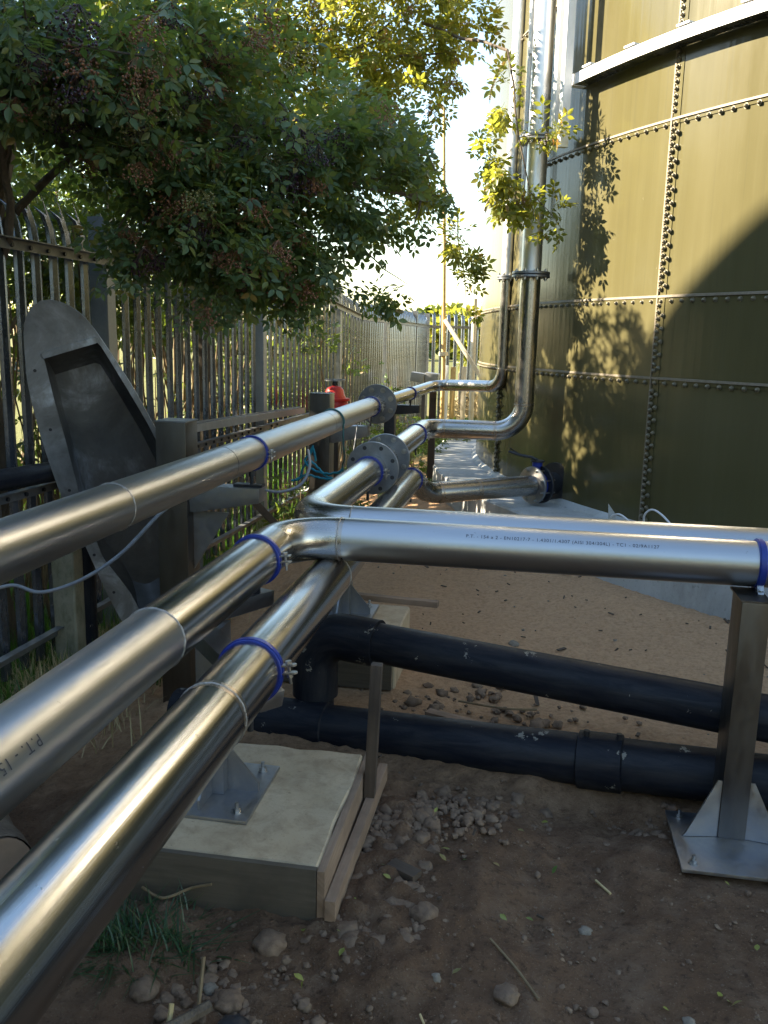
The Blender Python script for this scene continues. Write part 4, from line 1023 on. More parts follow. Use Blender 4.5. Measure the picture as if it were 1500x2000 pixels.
def frames(out, rng, droop=.35, up=.8):
    """leaf frames: y along the leaf, z its upper side"""
    n = len(out); yv = out*.8+rng.normal(0, .55, (n, 3)); yv[:, 2] -= droop; yv /= np.linalg.norm(yv, axis=1)[:, None]
    zv = np.array([0, 0, up])+rng.normal(0, .5, (n, 3)); zv -= yv*(zv*yv).sum(1)[:, None]; zv /= np.linalg.norm(zv, axis=1)[:, None]
    xv = np.cross(yv, zv); return np.stack([xv, yv, zv], 2)
def batch_mesh(name, tv, tf, pos, fr, sc):
    n = len(pos); m = len(tv)
    allv = np.einsum('nij,mj->nmi', fr*sc[:, None, None], tv)+pos[:, None, :]
    lens = np.array([len(f) for f in tf]); flat = np.concatenate([np.array(f) for f in tf])
    nl = len(flat); nf = len(tf)
    me = bpy.data.meshes.new(name)
    me.vertices.add(n*m); me.vertices.foreach_set('co', allv.reshape(-1).astype(np.float32))
    me.loops.add(n*nl); me.loops.foreach_set('vertex_index', (flat[None, :]+(np.arange(n)*m)[:, None]).reshape(-1).astype(np.int32))
    me.polygons.add(n*nf)
    st = np.concatenate([[0], np.cumsum(lens)[:-1]])
    me.polygons.foreach_set('loop_start', (st[None, :]+(np.arange(n)*nl)[:, None]).reshape(-1).astype(np.int32))
    me.polygons.foreach_set('loop_total', np.tile(lens, n).astype(np.int32))
    me.update(); me.validate(); return me
def ell(specs, rng, shell=.55):
    pos = []; out = []
    for (c, r, n) in specs:
        d = rng.normal(0, 1, (n, 3)); d /= np.linalg.norm(d, axis=1)[:, None]
        # clumpy: pull points to a set of twig tips
        tips = rng.normal(0, 1, (max(4, n//16), 3)); tips /= np.linalg.norm(tips, axis=1)[:, None]
        tr_ = rng.random(len(tips))**shell
        k = rng.integers(0, len(tips), n)
        q = tips[k]*tr_[k][:, None]+rng.normal(0, .13, (n, 3))
        pos.append(np.array(c)+q*np.array(r)); o = q*np.array(r); out.append(o/(np.linalg.norm(o, axis=1)[:, None]+1e-6))
    return np.concatenate(pos), np.concatenate(out)
def branch(mb, p0, p1, r0, r1, wob=.12, n=9):
    p0, p1 = V(p0), V(p1); L = (p1-p0).length; pts = []; s = V((random.random()*9, random.random()*9, 3))
    for i in range(n):
        t = i/(n-1); q = p0.lerp(p1, t)+V((noise.noise(s+V((t*2, 0, 0))), noise.noise(s+V((0, t*2, 5))), noise.noise(s+V((4, 4, t*2)))))*wob*L*sin(pi*min(t*1.1, 1))
        pts.append(q)
    mb.tube(pts, [r0+(r1-r0)*i/(n-1) for i in range(n)], 7); return pts
rng = np.random.default_rng(5)
elder = thing('elder_tree', 'large shaded elder with dark and red-brown berries overhanging fence and pipes at left', 'tree', (-3.0, 4.4, -.2))
EL = [((-2.05, 3.35, 2.78), (.75, .5, .30), 850), ((-1.75, 3.9, 2.70), (.7, .55, .36), 1150), ((-1.58, 4.05, 2.22), (.44, .42, .42), 900),
      ((-1.38, 4.25, 2.42), (.55, .5, .42), 1000), ((-1.42, 4.35, 2.0), (.42, .35, .24), 560), ((-1.10, 4.5, 2.62), (.40, .4, .3), 420),
      ((-.98, 4.6, 2.42), (.38, .35, .34), 480), ((-2.3, 3.6, 2.85), (.5, .5, .25), 360),
      ((-2.2, 3.5, 2.78), (.5, .45, .25), 380), ((-.78, 4.9, 2.62), (.18, .22, .2), 90), ((-.66, 5.0, 2.42), (.13, .16, .2), 55),
      ((-1.05, 4.75, 1.93), (.3, .25, .10), 70), ((-1.52, 4.25, 1.95), (.30, .25, .14), 150)]
NB = 13
pos, out = ell(EL, rng)
tv, tf = leaf_template(.046)
fr = frames(out, rng); sc = rng.uniform(.7, 1.25, len(pos))
dist = np.linalg.norm(pos-np.array([0, 0, CAMZ]), axis=1)
# leaves facing the camera in the picture and nearest to it become single parts
fwv = np.array(fw); rv = np.array(rt); uvv = np.array(up); rel = pos-np.array([0, 0, CAMZ]); zc = rel@fwv
px = 750+1700*(rel@rv)/zc; py = 1000-1700*(rel@uvv)/zc
seen = (px > 0) & (px < 1150) & (py > 0) & (py < 640)
order = np.argsort(np.where(seen, dist, 99)); single = order[:290]; bulk = order[290:]
me = batch_mesh('foliage', tv, tf, pos[bulk], fr[bulk], sc[bulk]); me.materials.append(M_LEAF); o = link('foliage', me, elder); tag(o, kind='stuff')
lm = batch_mesh('leaf', tv, tf, np.zeros((1, 3)), np.eye(3)[None], np.ones(1)); lm.materials.append(M_LEAF)
l0_ = link('leaf', lm, elder)
for i, k in enumerate(single):
    Mx = Matrix([[*(fr[k][r]*sc[k]), pos[k][r]] for r in range(3)]+[[0, 0, 0, 1]])
    if i == 0: l0_.matrix_basis = Mx
    else: copyobj(l0_, elder, Mx)
mb = MB(); branch(mb, (-3.0, 4.5, -.3), (-2.95, 4.35, 1.5), .10, .085, .08); branch(mb, (-2.95, 4.35, 1.45), (-2.5, 4.0, 3.1), .085, .05, .08)
mb.build('trunk', M_BARK, elder, True)
mb = MB()
for (c, r, n) in EL[:NB]:
    a = (-2.9, 4.3, 1.6+.5*random.random()) if c[0] < -1.6 else (-2.45, 4.05, 2.6+.4*random.random())
    pts = branch(mb, a, c, .028, .010, .10)
    for k in range(5):
        d = V(np.random.default_rng(int(n)+k).normal(0, 1, 3)); d.normalize(); branch(mb, pts[5+k % 4], V(c)+V((d.x*r[0], d.y*r[1], d.z*r[2]))*.95, .008, .003, .12, 6)
branch(mb, (-.9, 4.7, 2.1), (-.70, 4.85, 1.95), .005, .002, .1, 5); branch(mb, (-.98, 4.6, 2.42), (-.62, 5.0, 2.4), .006, .003, .1, 5)
o = mb.build('branches', M_BARK, elder, True)
# berry clusters: flat umbels of little spheres on red stalks
def umbel(m, nb, seed):
    r_ = np.random.default_rng(seed); mb = MB(); bm = bmesh.new(); bmesh.ops.create_icosphere(bm, subdivisions=1, radius=.0050); bv = [v.co.copy() for v in bm.verts]; bf = [tuple(v.index for v in f.verts) for f in bm.faces]; bm.free()
    for k in range(nb):
        a = r_.random()*2*pi; q = sqrt(r_.random())*.072; p = V((q*cos(a), q*sin(a), -.05+.02*r_.normal()-q*.3)); mb.add([v+p for v in bv], bf)
        if k % 4 == 0: mb.tube([V((0, 0, 0)), p*.5+V((0, 0, .004)), p], .0009, 3)
    me_ = mb.build('berry_cluster', m, elder, True); tag(me_, kind='stuff'); return me_
protos = [umbel(M_BERRYD, 70, 1), umbel(M_BERRYR, 80, 2), umbel(M_BERRYR, 60, 3), umbel(M_BERRYG, 70, 4)]
vis_i = [k for k in order if seen[k]][:2600]
pick = rng.choice(vis_i[:2300], 165, replace=False)
for i, k in enumerate(pick):
    p = pos[k]; q = V(p)+(V((0, 0, CAMZ))-V(p)).normalized()*.06
    w = rng.random(); src = protos[0 if w < .24 else (1 if w < .5 else (2 if w < .8 else 3))] if i > 3 else protos[i]
    s = float(rng.uniform(.75, 1.25)); Mx = Matrix.Translation(q) @ Matrix.Rotation(float(rng.normal(0, .5)), 4, 'X') @ Matrix.Rotation(float(rng.random()*6), 4, 'Z') @ Matrix.Scale(s, 4)
    if i < 4: src.matrix_basis = Mx
    else: copyobj(src, elder, Mx)

# second elder, farther along the fence and caught by the sun
elder2 = thing('elder_tree', 'second elder farther along the fence, its yellow-green leaves caught by the sun', 'tree', (-3.0, 7.6, -.2))
EL2 = [((-4.1, 7.0, 4.45), (.7, .6, .35), 420), ((-3.4, 7.2, 4.3), (.7, .6, .32), 460), ((-2.75, 7.4, 4.2), (.6, .5, .4), 520), ((-2.3, 7.3, 3.7), (.6, .5, .5), 500), ((-1.95, 7.4, 4.25), (.75, .6, .55), 900), ((-1.35, 7.3, 3.95), (.6, .5, .6), 620), ((-.95, 7.4, 4.3), (.45, .4, .5), 420), ((-1.75, 7.2, 3.45), (.55, .45, .4), 420),
       ((-1.15, 7.2, 3.25), (.38, .35, .36), 260), ((-.72, 7.3, 3.85), (.26, .25, .3), 120), ((-.85, 7.1, 2.85), (.22, .22, .28), 80), ((-1.35, 7.1, 2.75), (.4, .3, .3), 160),
       ((-.60, 6.9, 2.42), (.10, .12, .24), 46), ((-.53, 6.9, 2.08), (.10, .1, .24), 50),
       ((-.28, 6.75, 3.35), (.10, .1, .22), 34), ((-.30, 6.75, 3.0), (.16, .12, .25), 70), ((-.16, 6.75, 2.75), (.18, .14, .22), 70), ((-.02, 6.75, 3.12), (.20, .1, .08), 30), ((.0, 6.78, 2.55), (.14, .08, .16), 34), ((.15, 6.8, 2.5), (.07, .05, .08), 9), ((-.55, 7.0, 3.05), (.14, .12, .2), 40)]
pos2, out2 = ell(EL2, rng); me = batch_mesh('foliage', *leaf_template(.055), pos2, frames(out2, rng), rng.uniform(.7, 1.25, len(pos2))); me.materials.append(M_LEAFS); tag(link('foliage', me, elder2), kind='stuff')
mb = MB(); branch(mb, (-3.0, 7.6, -.3), (-2.9, 7.5, 2.4), .10, .075, .06); branch(mb, (-2.9, 7.5, 2.35), (-2.1, 7.4, 4.2), .07, .04, .08); mb.build('trunk', M_BARK, elder2, True)
mb = MB()
for (c, r, n) in EL2[:12]: branch(mb, (-2.5, 7.45, 3.2+random.random()), c, .02, .006, .1)
branch(mb, (-1.0, 7.4, 4.1), (-.30, 6.8, 3.7), .014, .010, .08); branch(mb, (-.30, 6.8, 3.7), (-.05, 6.77, 2.55), .009, .003, .06); branch(mb, (-.1, 6.77, 2.75), (.18, 6.8, 2.45), .004, .002, .1)
branch(mb, (-1.1, 7.3, 3.4), (-.62, 6.9, 2.6), .010, .006, .08); branch(mb, (-.62, 6.9, 2.6), (-.52, 6.9, 1.85), .006, .002, .05)
mb.build('branches', M_BARK, elder2, True)
pick = rng.choice(len(pos2), 45, replace=False)
for k in pick:
    w = rng.random(); src = protos[0 if w < .15 else (1 if w < .6 else 2)]; c = copyobj(src, elder2, Matrix.Translation(V(pos2[k])+V((0, -.05, 0))) @ Matrix.Rotation(float(rng.random()*6), 4, 'Z') @ Matrix.Scale(float(rng.uniform(.7, 1.1)), 4))

# shrubs beyond the fence
def shrub(label, specs, trunk, r, group=None, mat=M_LEAF2, cat='shrub', name='shrub', L=.06, stems=0, seed=1, nst=3):
    rg = np.random.default_rng(seed); t = thing(name, label, cat, trunk, group)
    p, o_ = ell(specs, rg); tv2, tf2 = leaf_template(L, 3)
    me_ = batch_mesh('foliage', tv2, tf2, p, frames(o_, rg), rg.uniform(.7, 1.3, len(p))); me_.materials.append(mat); q = link('foliage', me_, t); tag(q, kind='stuff')
    mb = MB()
    for (c, rr, n) in specs:
        for k in range(nst): branch(mb, V(trunk)+V((random.uniform(-.3, .3), random.uniform(-.5, .5), 0)), V(c)+V((random.uniform(-1, 1)*rr[0], random.uniform(-1, 1)*rr[1], random.uniform(.2, .9)*rr[2])), r, r*.3, .12)
    for k in range(stems):
        a = V(trunk)+V((random.uniform(-.35, .25), random.uniform(-1.6, 1.6), -.1)); branch(mb, a, a+V((random.uniform(-.4, .4), random.uniform(-.5, .5), random.uniform(1.2, 2.6))), random.uniform(.006, .018), .004, .1, 7)
    mb.build('trunk' if name.endswith('tree') else 'stems', M_BARK if name.endswith('tree') else M_STEM, t, True); return t
HG = 'shrubs growing beyond the fence'
shrub('leafy shrub beyond the fence at far left, lit yellow-green from behind', [((-3.5, 3.6, 1.7), (.45, .7, .8), 700), ((-3.5, 4.3, 2.4), (.5, .7, .6), 700), ((-3.4, 5.0, 1.9), (.4, .5, .6), 400)], (-3.7, 3.7, -.2), .03, HG, seed=2)
shrub('brown stemmed shrub beyond the fence behind the square post', [((-3.0, 5.4, 2.2), (.35, .7, .5), 800), ((-3.1, 6.4, 2.2), (.4, .7, .55), 800), ((-3.2, 6.0, 1.2), (.35, 1.0, .8), 420)], (-3.05, 6.1, -.2), .02, HG, stems=90, seed=3)
shrub('dense dark shrub beyond the fence below the elder', [((-2.95, 7.7, 2.2), (.4, .8, .5), 700), ((-3.0, 8.8, 1.8), (.4, .7, .5), 500), ((-3.0, 8.2, 1.0), (.35, .9, .7), 420), ((-3.2, 6.9, 3.05), (.5, .9, .65), 800), ((-3.1, 6.15, 3.2), (.5, .4, .6), 750), ((-3.2, 8.0, 2.9), (.5, .8, .5), 420)], (-3.05, 8.2, -.2), .02, HG, stems=60, seed=4)
shrub('tall thicket farther beyond the fence at left', [((-5.2, 7.2, 3.7), (1.0, 1.1, 1.1), 2600), ((-5.6, 9.8, 2.9), (1.0, 1.5, 1.1), 2600)], (-5.3, 8, -.2), .05, HG, seed=5)
shrub('elder sapling leaning through the fence at the far fence bay', [((-2.35, 9.3, 1.5), (.25, .4, .5), 70), ((-2.2, 10.6, 1.4), (.12, .2, .2), 16)], (-2.3, 9.4, -.1), .012, HG, M_LEAF, seed=6)
shrub('low dark shrub added beyond far fence to stand for a hill, nearer half', [((-3.5, 11.6, .9), (.5, 1.2, .9), 900), ((-3.5, 13.6, .8), (.5, 1.1, .9), 900)], (-3.5, 12.5, -.1), .02, HG, seed=8)  # added shrubs, standing in for a dark hill between the far pales
shrub('low dark shrub added beyond far fence to stand for a hill, farther half', [((-3.5, 15.6, .9), (.5, 1.2, .9), 900), ((-3.3, 17.6, .8), (.6, 1.0, .8), 700)], (-3.5, 16.5, -.1), .02, HG, seed=9)
# far trees beyond the field and yard end
def far_tree(label, c, r, n, h0=-.2, seed=1, fm=None):
    rg = np.random.default_rng(seed); t = thing('distant_tree', label, 'tree', (c[0], c[1], h0), 'distant trees')
    sp = [((c[0]+rg.uniform(-.5, .5)*r[0], c[1]+rg.uniform(-.5, .5)*r[1], c[2]+rg.uniform(-.5, .6)*r[2]), (r[0]*.55, r[1]*.55, r[2]*.5), n//6) for k in range(6)]
    p, o_ = ell(sp, rg); tv2, tf2 = leaf_template(.22 if c[1] < 40 else .6, 3)
    me_ = batch_mesh('crown', tv2, tf2, p, frames(o_, rg), rg.uniform(.7, 1.4, len(p))); me_.materials.append(fm or M_FAR); link('crown', me_, t)
    mb = MB(); branch(mb, (c[0], c[1], h0-.2), (c[0], c[1], c[2]), .12*r[2]/2, .04, .05); mb.build('trunk', M_BARK, t, True)
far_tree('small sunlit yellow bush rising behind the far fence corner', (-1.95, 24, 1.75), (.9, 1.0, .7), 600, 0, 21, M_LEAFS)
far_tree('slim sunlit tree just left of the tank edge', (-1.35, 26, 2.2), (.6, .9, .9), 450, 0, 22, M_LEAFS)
for i, (x, y, r, lab) in enumerate(((-26, 60, 5, 'far hedgerow tree across the field, leftmost'), (-19, 66, 6, 'far hedgerow tree across the field, second from left'), (-12, 74, 6, 'far hedgerow tree across the field, second from right'), (-6, 82, 6, 'far hedgerow tree across the field, rightmost'))):
    far_tree(lab, (x, y, 2.0), (r, 3, 2.3), 900, 0, 30+i)
# grass
def blades(name, P, h, m, parent=None, lean_=.5, w=.005, seed=1):
    rg = np.random.default_rng(seed); n = len(P)
    tv2 = np.array([(-1, 0, 0), (1, 0, 0), (-.8, .12, .5), (.8, .12, .5), (0, .42, 1.0)]); tf2 = [(0, 1, 3, 2), (2, 3, 4)]
    a = rg.random(n)*2*pi; ln = rg.uniform(.2, 1.4, n)*lean_; H = rg.uniform(.5, 1.15, n)*h; W = rg.uniform(.6, 1.2, n)*w
    x = np.stack([np.cos(a), np.sin(a), 0*a], 1)*W[:, None]; y = np.stack([-np.sin(a), np.cos(a), 0*a], 1)*(H*ln*1.6)[:, None]; z = np.stack([0*a, 0*a, 1+0*a], 1)*(H*np.clip(1-.35*ln, .25, 1))[:, None]
    me_ = batch_mesh(name, tv2, tf2, np.array(P), np.stack([x, y, z], 2), np.ones(n)); me_.materials.append(m); return link(name, me_, parent)
gp = []
for k in range(26000):
    x = -2.25-abs(rng.normal(0, 1.6)); y = rng.uniform(2.2, 12)
    if x > -2.45 and rng.random() < .5: continue
    gp.append((x, y, gz(x, y)-.01))
o = blades('grass', gp, .24, M_GRASS, seed=3); tag(o, kind='stuff')
gp = []
for k in range(2600):
    x = rng.normal(-2.25, .22); y = rng.uniform(3.3, 5.6); gp.append((x, y, gz(x, y)))
o = blades('dry_grass', gp, .22, M_STRAW, lean_=1.3, w=.003, seed=5); tag(o, kind='stuff')
gp = []
for k in range(5000):
    x = rng.uniform(-2.2, -.4); y = rng.uniform(12, 22); gp.append((x, y, gz(x, y)))
o = blades('far_grass', gp, .12, M_GRASS, lean_=.9, w=.008, seed=6); tag(o, kind='stuff')
def tuft(name, label, c, n, h, m, rad, cat='grass tuft', w=.004, lean_=1.2):
    t = thing(name, label, cat, c); P = []
    for k in range(n): x = rng.normal(c[0], rad); y = rng.normal(c[1], rad*.8); P.append((x, y, gz(x, y)-.005))
    tag(blades('blades', P, h, m, t, lean_, w, int(n)), kind='stuff'); return t
tuft('grass_tuft', 'dark green grass tuft flopped on soil below the lowest pipe', (-.94, 1.90, .06), 420, .14, M_TUFT, .07, lean_=1.9, w=.003)
tuft('grass_tuft', 'fresh green grass tuft at the foot of the leaning trough', (-2.05, 4.15, -.18), 300, .26, M_GRASS, .09, lean_=.5)
tuft('grass_tuft', 'bleached grass tuft in front of the short concrete post', (-2.35, 3.95, -.18), 300, .24, M_STRAW, .14, lean_=1.1)
def weed(label, c, h, n, seed, r=.22):
    rg = np.random.default_rng(seed); t = thing('weed_plant', label, 'weed', c, 'green weeds along the fence foot')
    p, o_ = ell([((c[0], c[1], c[2]+h*.55), (r, r, h*.5), n)], rg, .8); tv2, tf2 = leaf_template(.055, 3)
    me_ = batch_mesh('foliage', tv2, tf2, p, frames(o_, rg), rg.uniform(.6, 1.3, len(p))); me_.materials.append(M_WEED); tag(link('foliage', me_, t), kind='stuff')
    mb = MB()
    for k in range(8): branch(mb, V(c), V((c[0]+rg.uniform(-r, r)*.7, c[1]+rg.uniform(-r, r)*.7, c[2]+h*rg.uniform(.6, 1))), .006, .002, .1, 6)
    mb.build('stems', M_STEM, t, True)
for i, (x, y, h, n, r, lab) in enumerate(((-1.72, 8.3, .75, 150, .25, 'bushy green weed just behind the second support arm'), (-1.45, 9.0, .6, 130, .28, 'green weed below the bolted flange'),
        (-1.30, 9.9, .55, 130, .28, 'green weed under the far clamp of the upper pipe'), (-1.75, 10.6, .8, 150, .3, 'tall green weed against the far fence'), (-1.9, 12.2, 1.3, 140, .3, 'tallest weed climbing the fence beside the grey box'),
        (-1.36, 11.9, .42, 120, .22, 'low weed on bare soil left of the far path'), (-.98, 11.2, .45, 150, .2, 'low dark weed at the plinth corner'), (-1.75, 13.2, .6, 120, .35, 'weed patch at the foot of the tall pole'),
        (-2.0, 7.3, .7, 120, .25, 'weed at the foot of the second square post'), (-1.0, 8.6, .10, 40, .1, 'tiny weed seedling on the far bare soil'))):
    weed(lab, (x, y, gz(x, y)-.02), h, n, 50+i, r)
# straw heap
t = thing('straw_heap', 'sunlit heap of dry straw and brushwood beside the far edge of the tank', 'straw heap', (-1.15, 17.6, .15))
P = []; mb = MB()
for k in range(900):
    a = rng.random()*2*pi; q = rng.random()**.6; x = -1.15+q*.75*cos(a); y = 17.6+q*.7*sin(a); z = gz(x, y)+.55*(1-q*q)*rng.random()
    d = V(rng.normal(0, 1, 3)); d.z *= .5; d.normalize(); p = V((x, y, z)); mb.tube([p-d*.16, p+d*.16], .006, 3, False)
mb.build('straw', M_STRAW, t)

# ------------------------------------------------------------------ loose things on the soil
def rock_mesh(seed, sub=2, jit=.35, flat=.7):
    bm = bmesh.new(); bmesh.ops.create_icosphere(bm, subdivisions=sub, radius=1)
    for v in bm.verts:
        p = v.co*1.6+V((seed*3.1, seed*1.7, 0)); s = 1+jit*1.2*noise.noise(p)+jit*.8*noise.noise(p*2.7)+jit*.5*noise.noise(p*6); v.co *= s; v.co.z *= flat
    return bm
def rocks(name, places, m, jit=.4, sub=2):
    mb = MB(); T = []
    for s in range(6):
        bm = rock_mesh(s, sub, jit); T.append(([v.co.copy() for v in bm.verts], [tuple(v.index for v in f.verts) for f in bm.faces])); bm.free()
    for (x, y, r) in places:
        tv_, tf_ = random.choice(T); a = Matrix.Rotation(random.random()*6, 3, 'Z') @ Matrix.Rotation(random.uniform(-.5, .5), 3, 'X')
        p = V((x, y, gz(x, y)+r*.12)); mb.add([p+a @ (v*r) for v in tv_], tf_)
    return mb.build(name, m, None, True, angle=60)
pl = []
for k in range(1500):
    t_ = rng.random(); x = -.375+rng.normal(0, .075)+.05*noise.noise(V((t_*5, 0, 0))); y = 1.98+t_*.8+rng.normal(0, .05); pl.append((x, y, float(np.clip(rng.lognormal(-5.0, .6), .003, .034))))
for k in range(260): pl.append((-.64+rng.normal(0, .10), 1.74+rng.normal(0, .08), float(np.clip(rng.lognormal(-4.9, .5), .004, .028))))
for k in range(90): pl.append((-.2+rng.normal(0, .35), 3.75+rng.normal(0, .12), float(np.clip(rng.lognormal(-4.4, .5), .005, .04))))
for k in range(140): pl.append((rng.uniform(-.35, .65), 2.93+rng.normal(0, .05), float(np.clip(rng.lognormal(-4.6, .45), .005, .03))))
for k in range(120): pl.append((rng.uniform(-.45, -.0), 2.75+rng.normal(0, .10), float(np.clip(rng.lognormal(-4.6, .45), .005, .03))))
o = rocks('rubble', pl, M_CLOD); tag(o, kind='stuff')
pl = []
for k in range(620):
    x = rng.uniform(-1.3, 1.6); y = rng.uniform(1.5, 6.2); pl.append((x, y, float(np.clip(rng.lognormal(-5.3, .45), .003, .014))))
o = rocks('gravel', pl[:110], M_STONE); tag(o, kind='stuff')
pl = []
for k in range(1700):
    y = 1.45+abs(rng.normal(0, 1.0)); x = rng.uniform(-1.35, 1.3)
    if y < 4.2: pl.append((x, y, float(np.clip(rng.lognormal(-5.5, .5), .002, .011))))
o = rocks('soil_crumbs', pl, M_CLOD, sub=1); tag(o, kind='stuff')
STONES = [(.235, 2.275, .020, M_STONE, 'rounded grey pebble on open soil near the right hand post'), (.47, 1.98, .016, M_STONE, 'lone pale clod at lower right on open soil'), (.235, 1.965, .016, M_CLOD, 'small clod left of the lower right clod'),
          (-.215, 2.16, .038, M_CLOD, 'long dark clod lying right of the rubble'), (-.70, 1.78, .018, M_STONE, 'pale rounded stone left of the rubble corner'), (-.60, 1.665, .036, M_BLACKIRON, 'dark slate-like stone at the bottom of the picture'),
          (-.85, 1.74, .036, M_CLOD, 'flat brown stone beside the dark grass tuft'), (-.635, 1.74, .036, M_CLOD, 'large lumpy clod among small stones'), (-.60, 1.95, .045, M_CLOD, 'big dark clod against the footing front'),
          (-.25, 2.045, .024, M_CLOD, 'angular clod at the lower edge of the rubble'), (.02, 1.93, .032, M_CLOD, 'flat pale crust of clay by the long twig'), (-.02, 4.6, .03, M_STONE, 'grey stone on paler soil beyond the black pipes')]
for i, (x, y, r, m, lab) in enumerate(STONES):
    bm = rock_mesh(20+i, 3, .2, .62); me_ = bpy.data.meshes.new('stone')
    for v in bm.verts: v.co *= r
    bm.to_mesh(me_); bm.free(); me_.shade_smooth(); me_.materials.append(m); o = link('stone', me_); o.location = (x, y, gz(x, y)+r*.3); o.rotation_euler = (0, 0, i*1.3); tag(o, lab, 'stone', 'stones lying on the soil')
mb = MB(); mb.box((-.30, 2.335, gz(-.3, 2.335)+.02), (.10, .045, .022), Matrix.Rotation(-.5, 3, 'Z')); o = mb.build('wood_offcut', M_WOODD, None, bevel=.002); tag(o, 'short dark timber offcut lying beside the rubble', 'wood offcut')
def twig(label, pts, r, m=M_STEM):
    mb = MB(); P = [V((x, y, gz(x, y)+z)) for (x, y, z) in pts]; mb.tube(spline(P, 5), r, 6); o = mb.build('twig', m, None, True); tag(o, label, 'twig', 'twigs on the soil')
twig('long forked twig on open soil below the picture centre', [(-.03, 2.10, .02), (.04, 2.03, .015), (.10, 1.94, .02)], .0035)
twig('short pale twig at the lower centre', [(-.18, 1.78, .02), (-.16, 1.74, .015), (-.145, 1.70, .02)], .003, M_STRAW)
twig('upright peeled stick by the grass tuft', [(-.70, 1.70, .0), (-.705, 1.735, .05), (-.71, 1.77, .10)], .005, M_STEM)
twig('cut pale stick near the bottom left', [(-.745, 1.60, .0), (-.74, 1.63, .04), (-.74, 1.645, .07)], .006, M_STRAW)
twig('curved root lying above the grass tuft', [(-1.0, 2.05, .06), (-.93, 2.03, .05), (-.86, 2.06, .07), (-.80, 2.06, .09)], .004)
twig('mossy thick branch at the bottom of the picture', [(-.80, 1.55, .03), (-.72, 1.62, .04), (-.66, 1.68, .05)], .014, M_BARK)
twig('thin stem on soil right of the centre', [(.28, 2.52, .012), (.32, 2.46, .012)], .004, M_STRAW)
twig('dark stick behind the lower black pipe', [(-.25, 3.72, .04), (-.05, 3.66, .05), (.1, 3.7, .04)], .005)
twig('dark stick at the paler soil beyond the black pipes', [(.28, 4.35, .02), (.36, 4.30, .02), (.42, 4.33, .02)], .007, M_BARK)
P = []
for k in range(26): P.append((rng.uniform(-.7, 1.2), rng.uniform(1.6, 3.0)))
for k in range(22): P.append((rng.normal(-.32, .2), rng.uniform(1.8, 2.6)))
tv1 = np.array(LEAFLET); pp = np.array([(x, y, gz(x, y)+.022) for x, y in P]); n = len(pp)
fr1 = frames(rng.normal(0, 1, (n, 3))*np.array([1, 1, .05]), rng, 0.0, 2.5)
me_ = batch_mesh('fallen_leaves', tv1, LF, pp, fr1, rng.uniform(.014, .034, n)); me_.materials.append(M_FALLEN); tag(link('fallen_leaves', me_), kind='stuff')
# dark flat chips standing in for shadows of the soil relief
mb = MB()
for k in range(150):
    y = rng.uniform(2.0, 6.3); x = rng.uniform(-.8, 1.3)
    if y < 3.5 and rng.random() < .7: continue
    L_ = float(np.clip(rng.lognormal(-3.9, .6), .006, .06)); p = V((x, y, gz(x, y)+.012)); a = rng.random()*6
    mb.box(p, (L_, L_*.3, .006), Matrix.Rotation(a, 3, 'Z') @ Matrix.Rotation(rng.normal(0, .5), 3, 'Y'))
tag(mb.build('relief_shadow_chips', M_WOODD), kind='stuff')
# log by the left edge
lg = thing('cut_log', 'sawn log end lying at the left edge below the pipes', 'log', (-1.62, 2.35, 0))
mb = MB(); a, b = V((-1.55, 2.22, gz(-1.55, 2.22)+.07)), V((-1.95, 2.62, gz(-1.95, 2.62)+.10)); mb.tube([a+(b-a)*k/5 for k in range(6)], [.10, .105, .10, .108, .1, .1], 22, False); mb.build('bark', M_BARK, lg, True)
mb = MB(); d = (b-a).normalized(); mb.tube([a-d*.003, a+d*.01], .094, 22); mb.build('cut_face', M_WOOD, lg)

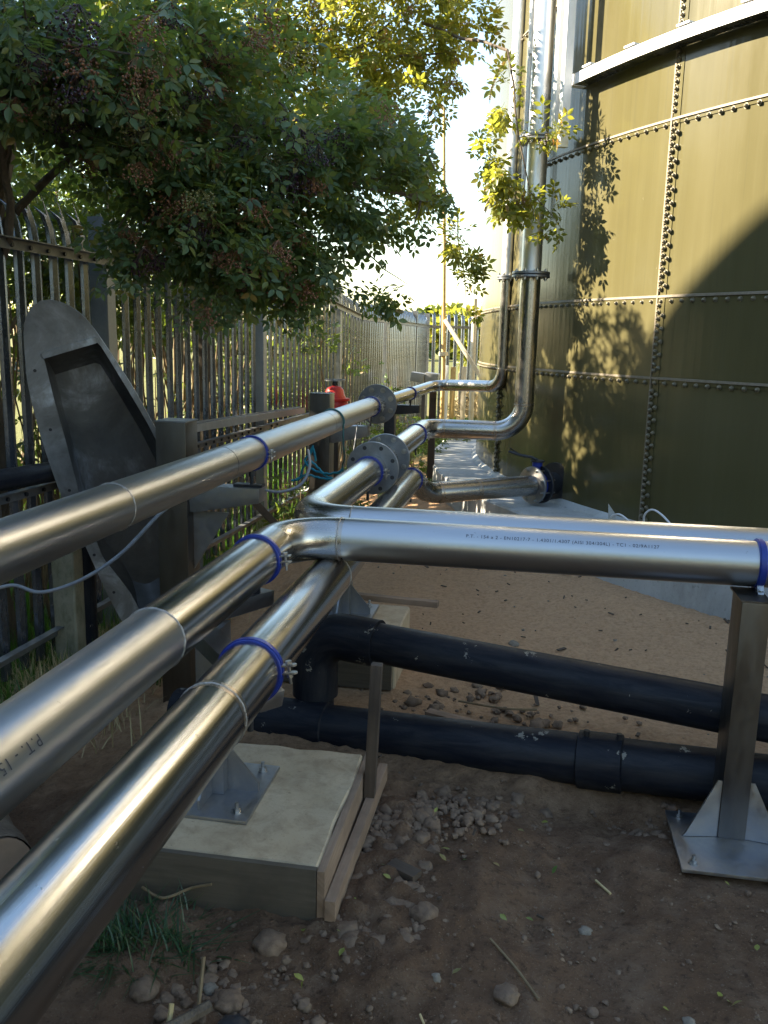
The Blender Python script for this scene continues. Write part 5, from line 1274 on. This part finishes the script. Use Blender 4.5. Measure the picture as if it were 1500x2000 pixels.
# ------------------------------------------------------------------ neighbouring tank out of frame to the left: it keeps the yard in shade
nt = thing('neighbour_tank', 'neighbouring dome roofed green tank beyond the left side of the yard', 'storage tank', (-11.5, .6, 0))
NC = (-12, .35, 0); NR = 5.8
mb = MB(); mb.lathe([(-.3, .01), (-.3, NR), (5.35, NR), (5.35, NR-.1)], NC, Z, 96, False); mb.build('shell', M_TANK, nt, True, angle=30)
mb = MB(); mb.lathe([(5.34+NR*sin(t*pi/2/18), (NR-.01)*cos(t*pi/2/18)+.001) for t in range(19)], NC, Z, 96, False); mb.build('dome_roof', M_TANK, nt, True, angle=60)
for i, (x, y, r_, n_) in enumerate(((-7, -6.5, 2.6, 1500), (-3, -8, 2.8, 1500), (1.2, -7.5, 2.7, 1500), (5.2, -8, 2.8, 1500), (9, -5, 2.6, 1300))):  # unseen trees added behind the viewer to cut the skylight
    sp = [((x+dx*r_, y+dy*r_, 1.0+k_*.85), (r_*.8, r_*.7, 1.3), n_//5) for k_, (dx, dy) in enumerate(((0, 0), (.3, .1), (-.3, 0), (.1, -.2), (0, .1)))]
    shrub(('unseen tree added behind the viewer for shade, leftmost', 'unseen tree added behind the viewer for shade, second from left', 'unseen tree added behind the viewer for shade, middle one', 'unseen tree added behind the viewer for shade, second from right', 'unseen tree added behind the viewer for shade, rightmost')[i],
          sp, (x, y, -.2), .07, 'unseen shade trees behind the viewer', M_LEAF2, 'tree', 'sky_blocker_tree', .2, 0, 60+i, 2)
for i, (x, y, r_, n_) in enumerate(((-4.7, 1.9, 1.7, 2600), (-4.9, -1.4, 1.9, 2400), (-4.4, -4.6, 2.0, 2200))):  # unseen tall trees added at left to darken the tank wall and ground
    sp = [((x+dx*r_, y+dy*r_, 1.0+k_*1.0), (r_*.75, r_*.75, 1.0), n_//5) for k_, (dx, dy) in enumerate(((0, 0), (.25, .1), (-.25, 0), (.1, -.2), (0, .1)))]
    shrub(('unseen tall tree added for shade left of the view, nearest the trough', 'unseen tall tree added for shade left of the view, middle one', 'unseen tall tree added for shade left of the view, farthest back')[i],
          sp, (x, y, -.2), .07, 'unseen shade trees left of the view', M_LEAF2, 'tree', 'sky_blocker_tree', .16, 0, 70+i, 2)
